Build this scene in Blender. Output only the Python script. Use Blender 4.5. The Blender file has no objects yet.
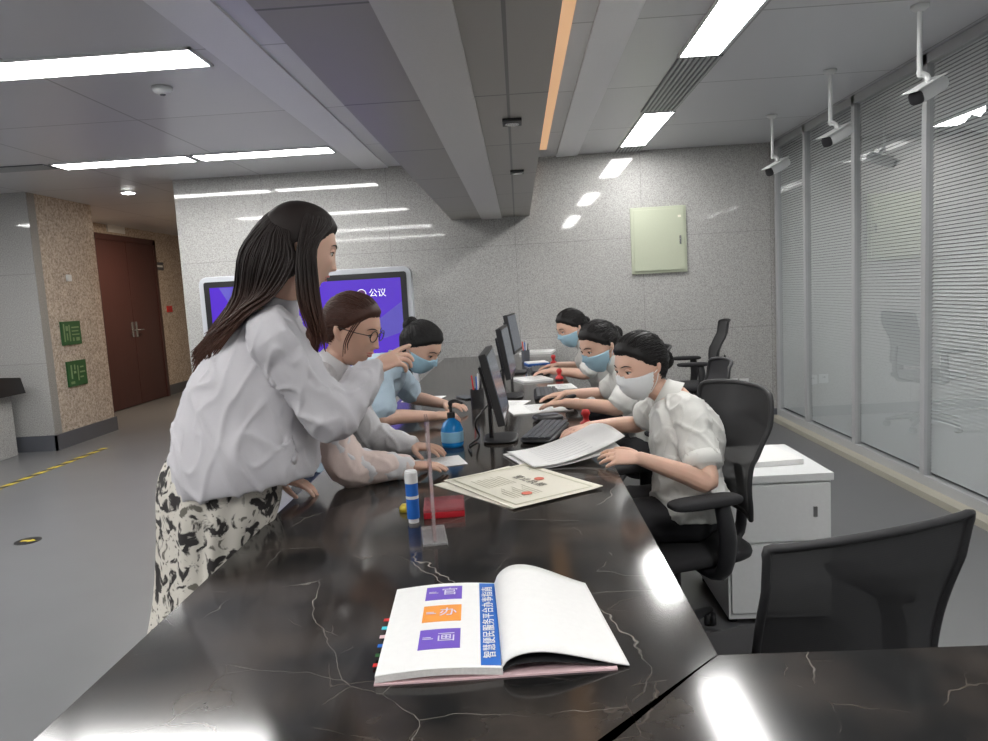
import bpy, bmesh, math, random
from mathutils import Vector, Matrix, noise
random.seed(7)
PI = math.pi
S = bpy.context.scene
COL = S.collection
V = Vector
try:
    S.view_settings.view_transform = 'Standard'
except Exception: pass

# ------------------------------------------------------------ camera
H = 1.37; F = 730.0
Yc = V((24/F, 80.5/F, -1)).normalized()
c_ = -(Yc.x + .052*Yc.y)/Yc.z
Xc = V((1, .052, c_)).normalized()
Zc = Xc.cross(Yc)
R = Matrix((Xc, Yc, Zc))
cd = bpy.data.cameras.new('camera'); cam = bpy.data.objects.new('camera', cd); COL.objects.link(cam)
cam.matrix_world = Matrix.Translation((0, 0, H)) @ R.to_4x4()
cd.sensor_width = 36; cd.lens = F/988*36; cd.clip_start = .05
S.camera = cam
def at(px, py, Y=None, z=None, X=None):
    w = R @ V(((px-494)/F, -(py-370.5)/F, -1))
    if Y is not None: t = Y/w.y
    elif z is not None: t = (z-H)/w.z
    else: t = X/w.x
    return V((0, 0, H)) + w*t

# ------------------------------------------------------------ materials
def nodes(name):
    m = bpy.data.materials.new(name); m.use_nodes = True
    nt = m.node_tree; b = nt.nodes['Principled BSDF']
    return m, nt, b
def col4(c): return (c[0], c[1], c[2], 1)
def mat(name, c, rough=.5, metal=0, bump=0, bscale=80, var=0, spec=.5, emit=0, ecol=None, sss=0, stretch=None):
    m, nt, b = nodes(name)
    b.inputs['Base Color'].default_value = col4(c)
    b.inputs['Roughness'].default_value = rough; b.inputs['Metallic'].default_value = metal
    b.inputs['Specular IOR Level'].default_value = spec
    tc = nt.nodes.new('ShaderNodeTexCoord'); mp = nt.nodes.new('ShaderNodeMapping')
    nt.links.new(tc.outputs['Object'], mp.inputs['Vector'])
    if stretch: mp.inputs['Scale'].default_value = stretch
    n = nt.nodes.new('ShaderNodeTexNoise'); n.inputs['Scale'].default_value = bscale; n.inputs['Detail'].default_value = 4
    nt.links.new(mp.outputs[0], n.inputs['Vector'])
    v = var if var else .04
    r = nt.nodes.new('ShaderNodeMapRange'); r.inputs['To Min'].default_value = 1-v; r.inputs['To Max'].default_value = 1+v
    nt.links.new(n.outputs['Fac'], r.inputs['Value'])
    mx = nt.nodes.new('ShaderNodeVectorMath'); mx.operation = 'MULTIPLY'; mx.inputs[0].default_value = c[:3]
    nt.links.new(r.outputs[0], mx.inputs[1]); nt.links.new(mx.outputs[0], b.inputs['Base Color'])
    if bump:
        bp = nt.nodes.new('ShaderNodeBump'); bp.inputs['Strength'].default_value = bump; bp.inputs['Distance'].default_value = .01
        nt.links.new(n.outputs['Fac'], bp.inputs['Height']); nt.links.new(bp.outputs[0], b.inputs['Normal'])
    if emit:
        b.inputs['Emission Color'].default_value = col4(ecol or c); b.inputs['Emission Strength'].default_value = emit
    if sss:
        b.inputs['Subsurface Weight'].default_value = sss; b.inputs['Subsurface Radius'].default_value = (.01, .004, .002)
    return m
def granite(name, base, dark, light, scale=60, rough=.18, joints=None):
    m, nt, b = nodes(name); N = nt.nodes; L = nt.links
    tc = N.new('ShaderNodeTexCoord')
    n = N.new('ShaderNodeTexNoise'); n.inputs['Scale'].default_value = scale; n.inputs['Detail'].default_value = 6; n.inputs['Roughness'].default_value = .75
    L.new(tc.outputs['Object'], n.inputs['Vector'])
    r = N.new('ShaderNodeValToRGB'); e = r.color_ramp.elements
    e[0].position = .36; e[0].color = col4(dark); e[1].position = .64; e[1].color = col4(light)
    x = r.color_ramp.elements.new(.48); x.color = col4(base)
    L.new(n.outputs['Fac'], r.inputs[0])
    out = r.outputs[0]
    if joints:
        mp = N.new('ShaderNodeMapping'); mp.inputs['Rotation'].default_value = (PI/2, 0, 0); L.new(tc.outputs['Object'], mp.inputs['Vector'])
        br = N.new('ShaderNodeTexBrick'); br.offset = 0; br.inputs['Scale'].default_value = 1; br.inputs['Brick Width'].default_value = joints[0]; br.inputs['Row Height'].default_value = joints[1]
        br.inputs['Mortar Size'].default_value = .003; br.inputs['Color1'].default_value = (1, 1, 1, 1); br.inputs['Color2'].default_value = (.97, .97, .97, 1); br.inputs['Mortar'].default_value = (.72, .72, .72, 1)
        L.new(mp.outputs[0], br.inputs['Vector'])
        mu = N.new('ShaderNodeMix'); mu.data_type = 'RGBA'; mu.blend_type = 'MULTIPLY'; mu.inputs[0].default_value = 1
        L.new(out, mu.inputs[6]); L.new(br.outputs['Color'], mu.inputs[7]); out = mu.outputs[2]
    L.new(out, b.inputs['Base Color'])
    b.inputs['Roughness'].default_value = rough
    return m
def panel_mat(name, c, seam, sx, sy, rough=.4, metal=.0):
    m, nt, b = nodes(name); N = nt.nodes; L = nt.links
    tc = N.new('ShaderNodeTexCoord'); br = N.new('ShaderNodeTexBrick')
    br.offset = 0; br.inputs['Scale'].default_value = 1; br.inputs['Brick Width'].default_value = sx; br.inputs['Row Height'].default_value = sy
    br.inputs['Mortar Size'].default_value = .006; br.inputs['Mortar Smooth'].default_value = .1
    br.inputs['Color1'].default_value = col4(c); br.inputs['Color2'].default_value = col4([k*.95 for k in c]); br.inputs['Mortar'].default_value = col4(seam)
    L.new(tc.outputs['Object'], br.inputs['Vector']); L.new(br.outputs['Color'], b.inputs['Base Color'])
    b.inputs['Roughness'].default_value = rough; b.inputs['Metallic'].default_value = metal
    return m
def marble(name):
    m, nt, b = nodes(name); N = nt.nodes; L = nt.links
    tc = N.new('ShaderNodeTexCoord')
    n = N.new('ShaderNodeTexNoise'); n.inputs['Scale'].default_value = 2.0; n.inputs['Detail'].default_value = 5
    L.new(tc.outputs['Object'], n.inputs['Vector'])
    mixv = N.new('ShaderNodeMix'); mixv.data_type = 'VECTOR'; mixv.inputs['Factor'].default_value = .22
    L.new(tc.outputs['Object'], mixv.inputs[4]); L.new(n.outputs['Color'], mixv.inputs[5])
    def vein(scale, lo, width, src):
        vo = N.new('ShaderNodeTexVoronoi'); vo.feature = 'DISTANCE_TO_EDGE'; vo.inputs['Scale'].default_value = scale
        L.new(src, vo.inputs['Vector'])
        mr = N.new('ShaderNodeMapRange'); mr.inputs['From Min'].default_value = 0; mr.inputs['From Max'].default_value = width
        mr.inputs['To Min'].default_value = 1; mr.inputs['To Max'].default_value = 0
        L.new(vo.outputs['Distance'], mr.inputs['Value'])
        nn = N.new('ShaderNodeTexNoise'); nn.inputs['Scale'].default_value = scale*1.1; nn.inputs['Detail'].default_value = 3; L.new(tc.outputs['Object'], nn.inputs['Vector'])
        m2 = N.new('ShaderNodeMapRange'); m2.inputs['From Min'].default_value = lo; m2.inputs['From Max'].default_value = lo+.25
        L.new(nn.outputs['Fac'], m2.inputs['Value'])
        mu = N.new('ShaderNodeMath'); mu.operation = 'MULTIPLY'; L.new(mr.outputs[0], mu.inputs[0]); L.new(m2.outputs[0], mu.inputs[1])
        return mu.outputs[0]
    v1 = vein(3.4, .42, .0034, mixv.outputs[1]); v2 = vein(7, .44, .007, mixv.outputs[1])
    n3 = N.new('ShaderNodeTexNoise'); n3.inputs['Scale'].default_value = 5; n3.inputs['Detail'].default_value = 9; L.new(tc.outputs['Object'], n3.inputs['Vector'])
    r = N.new('ShaderNodeValToRGB'); r.color_ramp.elements[0].position = .38; r.color_ramp.elements[0].color = (.010, .010, .010, 1)
    r.color_ramp.elements[1].position = .70; r.color_ramp.elements[1].color = (.055, .045, .038, 1)
    L.new(n3.outputs['Fac'], r.inputs[0])
    a = N.new('ShaderNodeMix'); a.data_type = 'RGBA'; a.inputs[7].default_value = (.34, .32, .29, 1)
    L.new(v1, a.inputs[0]); L.new(r.outputs[0], a.inputs[6])
    k = N.new('ShaderNodeMath'); k.operation = 'MULTIPLY'; k.inputs[1].default_value = .35; L.new(v2, k.inputs[0])
    a2 = N.new('ShaderNodeMix'); a2.data_type = 'RGBA'; a2.inputs[7].default_value = (.24, .20, .17, 1)
    L.new(k.outputs[0], a2.inputs[0]); L.new(a.outputs[2], a2.inputs[6])
    L.new(a2.outputs[2], b.inputs['Base Color'])
    b.inputs['Roughness'].default_value = .12
    return m
def glass(name, tint=(.9, .92, .92), refl=.1, rough=.03, fk=1.0, milk=0):
    m = bpy.data.materials.new(name); m.use_nodes = True; nt = m.node_tree; N = nt.nodes; L = nt.links
    p = N['Principled BSDF']; p.inputs['Base Color'].default_value = col4(tint); p.inputs['Roughness'].default_value = .2
    t = N.new('ShaderNodeBsdfTransparent'); t.inputs[0].default_value = col4(tint)
    g = N.new('ShaderNodeBsdfGlossy'); g.inputs['Roughness'].default_value = rough
    fr = N.new('ShaderNodeFresnel'); fr.inputs[0].default_value = 1.5
    ad = N.new('ShaderNodeMath'); ad.operation = 'MULTIPLY_ADD'; ad.inputs[1].default_value = fk; ad.inputs[2].default_value = refl; L.new(fr.outputs[0], ad.inputs[0])
    mx = N.new('ShaderNodeMixShader'); L.new(ad.outputs[0], mx.inputs[0]); L.new(t.outputs[0], mx.inputs[1]); L.new(g.outputs[0], mx.inputs[2])
    if milk:
        m2 = N.new('ShaderNodeMixShader'); m2.inputs[0].default_value = milk; L.new(mx.outputs[0], m2.inputs[1]); L.new(p.outputs[0], m2.inputs[2]); L.new(m2.outputs[0], N['Material Output'].inputs[0])
    else:
        L.new(mx.outputs[0], N['Material Output'].inputs[0])
    return m
def weave(name, c, alpha=.055):
    m = bpy.data.materials.new(name); m.use_nodes = True; nt = m.node_tree; N = nt.nodes; L = nt.links
    b = N['Principled BSDF']; b.inputs['Base Color'].default_value = col4(c); b.inputs['Roughness'].default_value = .7
    ck = N.new('ShaderNodeTexWave'); ck.inputs['Scale'].default_value = 60; ck.bands_direction = 'Z'
    tc = N.new('ShaderNodeTexCoord'); L.new(tc.outputs['Object'], ck.inputs['Vector'])
    mr = N.new('ShaderNodeMapRange'); mr.inputs['To Min'].default_value = alpha*.4; mr.inputs['To Max'].default_value = alpha*1.6; L.new(ck.outputs['Fac'], mr.inputs['Value'])
    t = N.new('ShaderNodeBsdfTransparent'); mx = N.new('ShaderNodeMixShader')
    L.new(mr.outputs[0], mx.inputs[0]); L.new(b.outputs[0], mx.inputs[1]); L.new(t.outputs[0], mx.inputs[2]); L.new(mx.outputs[0], N['Material Output'].inputs[0])
    return m
def floral(name):
    m, nt, b = nodes(name); N = nt.nodes; L = nt.links
    tc = N.new('ShaderNodeTexCoord'); n = N.new('ShaderNodeTexNoise'); n.inputs['Scale'].default_value = 22; n.inputs['Detail'].default_value = 4.5; n.inputs['Distortion'].default_value = .8
    L.new(tc.outputs['Object'], n.inputs['Vector'])
    r = N.new('ShaderNodeValToRGB'); e = r.color_ramp.elements; r.color_ramp.interpolation = 'LINEAR'
    e[0].position = .42; e[0].color = (.025, .022, .022, 1); e[1].position = .48; e[1].color = (.60, .57, .51, 1)
    x = e.new(.60); x.color = (.60, .57, .51, 1); y = e.new(.64); y.color = (.14, .13, .11, 1)
    L.new(n.outputs['Fac'], r.inputs[0]); L.new(r.outputs[0], b.inputs['Base Color']); b.inputs['Roughness'].default_value = .8
    return m
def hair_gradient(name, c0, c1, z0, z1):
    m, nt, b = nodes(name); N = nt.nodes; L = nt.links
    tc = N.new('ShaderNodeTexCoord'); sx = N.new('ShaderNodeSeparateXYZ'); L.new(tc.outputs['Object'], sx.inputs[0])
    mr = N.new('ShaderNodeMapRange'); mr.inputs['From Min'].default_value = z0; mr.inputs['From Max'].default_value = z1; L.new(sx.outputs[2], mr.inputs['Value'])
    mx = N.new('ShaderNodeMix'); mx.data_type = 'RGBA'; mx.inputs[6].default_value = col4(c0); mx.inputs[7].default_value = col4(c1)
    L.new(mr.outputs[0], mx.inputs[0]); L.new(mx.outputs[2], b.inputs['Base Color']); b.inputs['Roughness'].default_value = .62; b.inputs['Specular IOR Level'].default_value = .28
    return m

M = {}
M['wallgranite'] = granite('grey_granite', (.40, .395, .38), (.27, .265, .26), (.54, .535, .52), 95, .045, (1.2, .9))
M['warmgranite'] = granite('warm_granite', (.46, .385, .32), (.24, .20, .165), (.66, .58, .50), 42, .2)
M['plaster'] = mat('plaster', (.6, .6, .6), .7)
M['ceil'] = panel_mat('ceiling_panels', (.62, .62, .65), (.32, .32, .34), 1.2, 1.2, .32)
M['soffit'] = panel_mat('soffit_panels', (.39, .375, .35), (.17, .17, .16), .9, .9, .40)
M['strip'] = mat('soffit_strip', (.66, .65, .64), .4)
M['band'] = mat('ceiling_band', (.82, .82, .86), .4)
M['floor'] = mat('grey_vinyl', (.145, .147, .153), .3, bscale=3, var=.08)
M['dark'] = mat('dark_base', (.10, .105, .12), .4)
M['marble'] = marble('black_marble')
M['light'] = mat('light_diffuser', (1, 1, 1), .5, emit=39, ecol=(1, .99, .97))
M['warm'] = mat('warm_light', (.6, .42, .28), .5, emit=.5, ecol=(1, .56, .28))
M['alu'] = mat('aluminium', (.48, .49, .50), .45, metal=.2)
M['blind'] = mat('blind_slats', (.66, .68, .69), .5)
M['glass'] = glass('window_glass', (.90, .92, .92), .025, .015, .30)
M['acryl'] = glass('clear_acrylic', (.93, .86, .86), .05, .03, .4, .05)
M['acrylbase'] = glass('clear_acrylic_base', (.90, .89, .89), .15, .1, .6, .25)
M['acryledge'] = glass('acrylic_edge', (.88, .76, .76), .10, .1, .5, .2)
M['black'] = mat('black_plastic', (.014, .014, .016), .42)
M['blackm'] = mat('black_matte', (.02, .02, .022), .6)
M['mesh'] = weave('black_mesh', (.018, .018, .02))
M['fabric'] = mat('black_fabric', (.016, .016, .018), .85, bump=.2, bscale=300)
M['white'] = mat('white_paint', (.70, .71, .71), .4)
M['paper'] = mat('paper', (.76, .76, .75), .7)
M['paperedge'] = mat('paper_edge', (.74, .72, .70), .7, bscale=200, var=.15)
M['ink'] = mat('ink', (.16, .16, .17), .8)
M['cream'] = mat('certificate_paper', (.74, .71, .61), .6)
M['gold'] = mat('certificate_border', (.56, .55, .43), .6)
M['red'] = mat('red', (.58, .03, .03), .4)
M['purple'] = mat('purple_print', (.16, .09, .50), .5)
M['orange'] = mat('orange_print', (.85, .33, .06), .5)
M['blue'] = mat('blue_print', (.01, .12, .48), .5)
M['pink'] = mat('pink_cover', (.70, .50, .52), .5)
M['green'] = mat('green_sign', (.022, .10, .03), .45)
M['pict'] = mat('pictogram_pale', (.20, .30, .15), .5)
M['door'] = mat('door_wood', (.055, .021, .019), .42, bscale=6, var=.2, stretch=(8, 8, .6))
M['panelgreen'] = mat('panel_green', (.44, .47, .36), .45)
M['yellow'] = mat('yellow', (.55, .43, .04), .5)
M['screenp'] = mat('screen_purple', (.03, .01, .2), .2, emit=.6, ecol=(.13, .045, .72))
M['screenl'] = mat('screen_pale', (.1, .1, .3), .2, emit=.6, ecol=(.07, .03, .45))
M['screenw'] = mat('screen_white', (.9, .9, .9), .3, emit=.6)
M['screend'] = mat('monitor_screen', (.02, .03, .05), .15, emit=.05, ecol=(.3, .45, .7))
M['bluegel'] = mat('blue_gel', (.01, .20, .52), .12, emit=.03, ecol=(0, .3, .9))
M['steel'] = mat('steel', (.5, .5, .5), .25, metal=.9)
M['silver'] = mat('silver_frame', (.60, .62, .66), .35)
M['skin'] = mat('skin', (.66, .42, .32), .5, bscale=30, var=.05, sss=.12)
M['skin2'] = mat('skin_tan', (.58, .36, .27), .5, bscale=30, var=.05, sss=.12)
M['lip'] = mat('lips', (.50, .16, .15), .4)
M['eyew'] = mat('eye_white', (.75, .75, .73), .2)
M['iris'] = mat('iris', (.02, .012, .01), .1)
M['hairb'] = mat('black_hair', (.009, .008, .008), .55, bscale=120, var=.4, spec=.3)
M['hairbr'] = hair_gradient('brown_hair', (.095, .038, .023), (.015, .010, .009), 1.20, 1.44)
M['hairr'] = mat('chestnut_hair', (.050, .019, .012), .55, bscale=120, var=.4, spec=.3)
M['jacket'] = mat('grey_cloth', (.49, .48, .505), .8, bscale=400, bump=.1)
M['cardigan'] = mat('pinkish_cloth', (.60, .49, .45), .85, bscale=400, bump=.1)
M['greywhite'] = mat('pale_cloth', (.56, .55, .56), .85, bscale=400, bump=.1)
M['blouse'] = mat('white_cloth', (.66, .66, .63), .75, bscale=400, bump=.1)
M['bluewhite'] = mat('light_blue_cloth', (.42, .53, .62), .8, bscale=400, bump=.1)
M['pants'] = mat('black_trousers', (.015, .015, .018), .8)
M['jeans'] = mat('dark_blue_trousers', (.03, .04, .08), .8)
M['skirt'] = floral('floral_cloth')
M['maskw'] = mat('mask_white', (.78, .80, .81), .7)
M['maskb'] = mat('mask_blue', (.36, .56, .68), .7)

# ------------------------------------------------------------ mesh helpers
def cr(p0, p1, p2, p3, t):
    return .5*((2*p1) + (p2-p0)*t + (2*p0-5*p1+4*p2-p3)*t*t + (3*p1-p0-3*p2+p3)*t*t*t)
def sample(vals, sub):
    out = []; n = len(vals)
    for i in range(n-1):
        a = vals[max(i-1, 0)]; b = vals[i]; c = vals[i+1]; d = vals[min(i+2, n-1)]
        for k in range(sub): out.append(cr(a, b, c, d, k/sub))
    out.append(vals[-1]); return out
class MB:
    def __init__(s): s.v = []; s.f = []
    def add(s, vs, fs):
        o = len(s.v); s.v += [V(x) for x in vs]; s.f += [tuple(i+o for i in f) for f in fs]
    def box(s, lo, hi, Mx=None):
        x0, y0, z0 = lo; x1, y1, z1 = hi
        vs = [V(p) for p in ((x0,y0,z0),(x1,y0,z0),(x1,y1,z0),(x0,y1,z0),(x0,y0,z1),(x1,y0,z1),(x1,y1,z1),(x0,y1,z1))]
        if Mx: vs = [Mx @ p for p in vs]
        s.add(vs, [(0,3,2,1),(4,5,6,7),(0,1,5,4),(1,2,6,5),(2,3,7,6),(3,0,4,7)])
        return s
    def rings(s, rs, caps=True):
        o = len(s.v); n = len(rs[0])
        for r in rs: s.v += [V(p) for p in r]
        for i in range(len(rs)-1):
            for k in range(n):
                a = o+i*n+k; b = o+i*n+(k+1) % n
                s.f.append((a, b, b+n, a+n))
        if caps:
            c0 = len(s.v); s.v.append(sum((V(p) for p in rs[0]), V())/n); c1 = len(s.v); s.v.append(sum((V(p) for p in rs[-1]), V())/n)
            e = o+(len(rs)-1)*n
            for k in range(n):
                s.f.append((c0, o+(k+1) % n, o+k)); s.f.append((c1, e+k, e+(k+1) % n))
        return s
    def tube(s, pts, rad, seg=12, sub=4, flat=1.0, ref=None, round_=True):
        pts = [V(p) for p in pts]
        if isinstance(rad, (int, float)): rad = [rad]*len(pts)
        P = sample(pts, sub) if sub > 1 else pts; Rr = sample([float(r) for r in rad], sub) if sub > 1 else list(rad)
        T = []
        for i in range(len(P)):
            t = P[min(i+1, len(P)-1)] - P[max(i-1, 0)]
            T.append(t.normalized() if t.length > 1e-9 else V((0, 0, 1)))
        if round_:
            p0, t0, r0 = P[0], T[0], Rr[0]; p1, t1, r1 = P[-1], T[-1], Rr[-1]
            pre = [(p0 - t0*r0*math.sin(a), r0*math.cos(a), t0) for a in (1.45, 1.0, .5)]
            post = [(p1 + t1*r1*math.sin(a), r1*math.cos(a), t1) for a in (.5, 1.0, 1.45)]
            P = [a[0] for a in pre]+P+[a[0] for a in post]; Rr = [a[1] for a in pre]+Rr+[a[1] for a in post]; T = [a[2] for a in pre]+T+[a[2] for a in post]
        u = V(ref) if ref is not None else (V((0, 0, 1)) if abs(T[0].z) < .9 else V((1, 0, 0)))
        rs = []
        for p, t, r in zip(P, T, Rr):
            u = (u - t*u.dot(t))
            u = u.normalized() if u.length > 1e-6 else t.orthogonal().normalized()
            w = t.cross(u)
            rs.append([p + u*(r*flat*math.cos(2*PI*k/seg)) + w*(r*math.sin(2*PI*k/seg)) for k in range(seg)])
        return s.rings(rs)
    def loft(s, pts, sides, A, B, sub=4, seg=32, p=2.2, fn=None):
        n_ = min(len(pts), len(sides), len(A), len(B)); pts, sides, A, B = pts[:n_], sides[:n_], A[:n_], B[:n_]
        P = sample([V(x) for x in pts], sub); Sd = sample([V(x) for x in sides], sub); A = sample([float(a) for a in A], sub); B = sample([float(b) for b in B], sub)
        rs = []
        for i in range(len(P)):
            t = (P[min(i+1, len(P)-1)]-P[max(i-1, 0)]).normalized()
            sd = Sd[i]; sd = (sd-t*sd.dot(t)).normalized(); f = t.cross(sd)
            ring = []
            for k in range(seg):
                a = 2*PI*k/seg; c, sn = math.cos(a), math.sin(a)
                x = math.copysign(abs(c)**(2/p), c); y = math.copysign(abs(sn)**(2/p), sn)
                m = 1 if fn is None else fn(a, i/(len(P)-1))
                ring.append(P[i]+sd*(A[i]*x*m)+f*(B[i]*y*m))
            rs.append(ring)
        return s.rings(rs)
    def lathe(s, prof, c=(0,0,0), seg=24, Mx=None):
        rs = []
        for r, z in prof:
            ring = [V((c[0]+r*math.cos(2*PI*k/seg), c[1]+r*math.sin(2*PI*k/seg), c[2]+z)) for k in range(seg)]
            if Mx: ring = [Mx @ q for q in ring]
            rs.append(ring)
        return s.rings(rs)
    def pillow(s, c, h, p=4, nu=28, nv=14, Mx=None):
        def e(w, m): return math.copysign(abs(w)**m, w)
        rs = []
        for j in range(nv+1):
            b = -PI/2+PI*(j/nv)*.998+.001
            ring = []
            for k in range(nu):
                a = 2*PI*k/nu
                q = V((c[0]+h[0]*e(math.cos(b), .5)*e(math.cos(a), 2/p), c[1]+h[1]*e(math.cos(b), .5)*e(math.sin(a), 2/p), c[2]+h[2]*e(math.sin(b), .7)))
                ring.append(Mx @ q if Mx else q)
            rs.append(ring)
        return s.rings(rs)
    def prism(s, poly, z0, z1, Mx=None):
        n = len(poly)
        vs = [V((x, y, z0)) for x, y in poly]+[V((x, y, z1)) for x, y in poly]
        if Mx: vs = [Mx @ q for q in vs]
        s.add(vs, [tuple(reversed(range(n))), tuple(range(n, 2*n))]+[(k, (k+1) % n, n+(k+1) % n, n+k) for k in range(n)])
        return s
    def sheet(s, fn, nu, nv, th):
        top = [[V(fn(i/nu, j/nv)) for i in range(nu+1)] for j in range(nv+1)]
        o = len(s.v); W = nu+1
        for row in top: s.v += row
        o2 = len(s.v)
        for row in top: s.v += [q-V((0, 0, th)) for q in row]
        for j in range(nv):
            for i in range(nu):
                a = o+j*W+i; s.f.append((a, a+1, a+W+1, a+W)); b = o2+j*W+i; s.f.append((b, b+W, b+W+1, b+1))
        for i in range(nu):
            a, b = o+i, o2+i; s.f.append((a, b, b+1, a+1)); a, b = o+nv*W+i, o2+nv*W+i; s.f.append((a, a+1, b+1, b))
        for j in range(nv):
            a, b = o+j*W, o2+j*W; s.f.append((a, a+W, b+W, b)); a, b = o+j*W+nu, o2+j*W+nu; s.f.append((a, b, b+W, a+W))
        return s
    def build(s, name, m, parent=None, world=False, smooth=False, bevel=0):
        me = bpy.data.meshes.new(name); me.from_pydata([tuple(p) for p in s.v], [], s.f)
        bm = bmesh.new(); bm.from_mesh(me); bmesh.ops.recalc_face_normals(bm, faces=bm.faces)
        if bevel: bmesh.ops.bevel(bm, geom=[e for e in bm.edges if e.calc_face_angle(0) > .6], offset=bevel, segments=2, affect='EDGES', profile=.7)
        bm.to_mesh(me); bm.free()
        if smooth:
            for q in me.polygons: q.use_smooth = True
        me.materials.append(m)
        o = bpy.data.objects.new(name, me); COL.objects.link(o)
        if parent is not None:
            o.parent = parent
            if world and parent.type == 'EMPTY': o.matrix_parent_inverse = Matrix.Translation(-parent.location)
        return o
def tag(o, label, cat, group=None):
    o['label'] = label; o['category'] = cat
    if group: o['group'] = group
    return o
def thing(name, label, cat, loc=(0,0,0), rz=0, group=None):
    o = bpy.data.objects.new(name, None); COL.objects.link(o); o.location = loc; o.rotation_euler = (0, 0, rz); o.empty_display_size = .1
    return tag(o, label, cat, group)
def struct(name, mb, m, parent=None, **k):
    o = mb.build(name, m, parent, **k)
    if parent is None: o['kind'] = 'structure'
    return o
def bx(lo, hi): return MB().box(lo, hi)
def remesh(o, vox, smooth=2, disp=None, fac=.5):
    md = o.modifiers.new('r', 'REMESH'); md.mode = 'VOXEL'; md.voxel_size = vox; md.use_smooth_shade = True
    if smooth:
        sm = o.modifiers.new('s', 'SMOOTH'); sm.iterations = smooth; sm.factor = fac
    bpy.context.view_layer.update()
    dg = bpy.context.evaluated_depsgraph_get()
    me = bpy.data.meshes.new_from_object(o.evaluated_get(dg))
    old = o.data; mats = list(old.materials); o.modifiers.clear(); me.name = o.name
    if disp:
        for v in me.vertices: v.co += v.normal*disp(v.co)
    o.data = me
    if not me.materials:
        for m in mats: me.materials.append(m)
    for q in me.polygons: q.use_smooth = True
    return o
def text(name, body, size, m, parent, Mx, extrude=.0004, align='CENTER', spacing=1):
    cu = bpy.data.curves.new(name, 'FONT'); cu.body = body; cu.size = size; cu.extrude = extrude; cu.align_x = align; cu.align_y = 'CENTER'; cu.space_character = spacing
    t = bpy.data.objects.new(name, cu); COL.objects.link(t); bpy.context.view_layer.update()
    me = bpy.data.meshes.new_from_object(t.evaluated_get(bpy.context.evaluated_depsgraph_get()))
    bpy.data.objects.remove(t)
    me.transform(Mx); me.materials.clear(); me.materials.append(m)
    o = bpy.data.objects.new(name, me); COL.objects.link(o); o.parent = parent
    return o

# ------------------------------------------------------------ room shell
CZ = 2.60; WX = 2.45; BY = 7.05; BL = -3.25; DX = -5.7; TZ = .77
struct('floor', bx((-8, -2.5, -.1), (2.75, 13.6, 0)), M['floor'])
struct('ceiling', bx((-8, -2.5, CZ), (2.75, 13.6, CZ+.1)), M['ceil'])
struct('wall_back', bx((BL, BY, 0), (2.75, BY+.25, CZ)), M['wallgranite'])
struct('wall_corridor_right', bx((BL, BY+.25, 0), (BL+.2, 13.6, CZ)), M['warmgranite'])
struct('wall_corridor_left', bx((DX-.2, 8.3, 0), (DX, 13.6, CZ)), M['warmgranite'])
struct('wall_corridor_end', bx((DX, 13.4, 0), (BL, 13.6, CZ)), M['plaster'])
struct('wall_left', bx((-8.1, -2.5, 0), (-7.9, 7.2, CZ)), M['plaster'])
struct('wall_rear', bx((-8, -2.6, 0), (2.75, -2.4, CZ)), M['plaster'])
struct('wall_pillar_front', MB().box((-8, 7.2, 0), (-4.8, 7.32, CZ)), M['wallgranite'])
struct('wall_pillar_side', bx((-5.7, 7.32, 0), (-4.8, 8.3, CZ)), M['warmgranite'])
struct('baseboard_pillar', MB().box((-8, 7.18, 0), (-4.78, 7.2, .16)).box((-4.8, 7.18, 0), (-4.78, 8.32, .16)), M['dark'])
struct('baseboard_corridor', bx((DX, 11.4, 0), (DX+.02, 13.4, .16)), M['dark'])
struct('baseboard_back', bx((BL, BY-.015, 0), (WX, BY, .1)), M['dark'])
struct('trim_1', bx((-1.42, -2.4, CZ-.012), (-1.17, BY, CZ)), M['band'])
struct('trim_2', bx((.42, -2.4, CZ-.012), (.62, BY, CZ)), M['band'])
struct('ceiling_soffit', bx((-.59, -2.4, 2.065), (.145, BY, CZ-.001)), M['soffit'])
struct('trim_3', bx((-.31, -2.4, 2.053), (-.12, BY-.001, 2.065)), M['strip'])
struct('trim_4', bx((.17, -1, CZ-.01), (.315, BY-.4, CZ)), M['warm'])
for k, (px, py) in enumerate([(512, 122), (517, 172)]):
    p = at(px, py, z=2.06)
    t = thing('spotlight', ['square recessed spotlight in the dark dropped ceiling beam, nearer the camera', 'square recessed spotlight in the dark dropped ceiling beam, nearer the granite wall'][k], 'spotlight', (p.x, p.y, 2.065), 0, 'soffit spotlights')
    MB().box((-.04, -.05, -.012), (.04, .05, 0)).build('housing', M['black'], t, bevel=.003)
    MB().lathe([(.03, -.016), (.03, -.010)], seg=16).build('lens', M['steel'], t)

def clight(x0, y0, x1, y1, label, group='ceiling light panels'):
    cx, cy = (x0+x1)/2, (y0+y1)/2; hx, hy = abs(x1-x0)/2, abs(y1-y0)/2
    t = thing('ceiling_light', label, 'ceiling light', (cx, cy, CZ), 0, group)
    MB().box((-hx, -hy, -.012), (hx, -hy+.015, 0)).box((-hx, hy-.015, -.012), (hx, hy, 0)).box((-hx, -hy, -.012), (-hx+.015, hy, 0)).box((hx-.015, -hy, -.012), (hx, hy, 0)).build('frame', M['white'], t)
    MB().box((-hx+.015, -hy+.015, -.008), (hx-.015, hy-.015, -.002)).build('diffuser', M['light'], t)
clight(.94, 2.75, 1.18, 4.22, 'long ceiling light strip nearest the camera in the row beside the cameras')
clight(.97, 5.5, 1.21, 6.75, 'shorter ceiling light strip beyond the slotted vent, close to the granite wall')
clight(.94, -1.2, 1.18, 1.2, 'long ceiling light strip added out of view behind the near end of the counter')  # out of view, added to brighten the room
clight(-2.62, 3.55, -1.49, 3.83, 'wide ceiling light at upper left, right half of its row')
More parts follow.
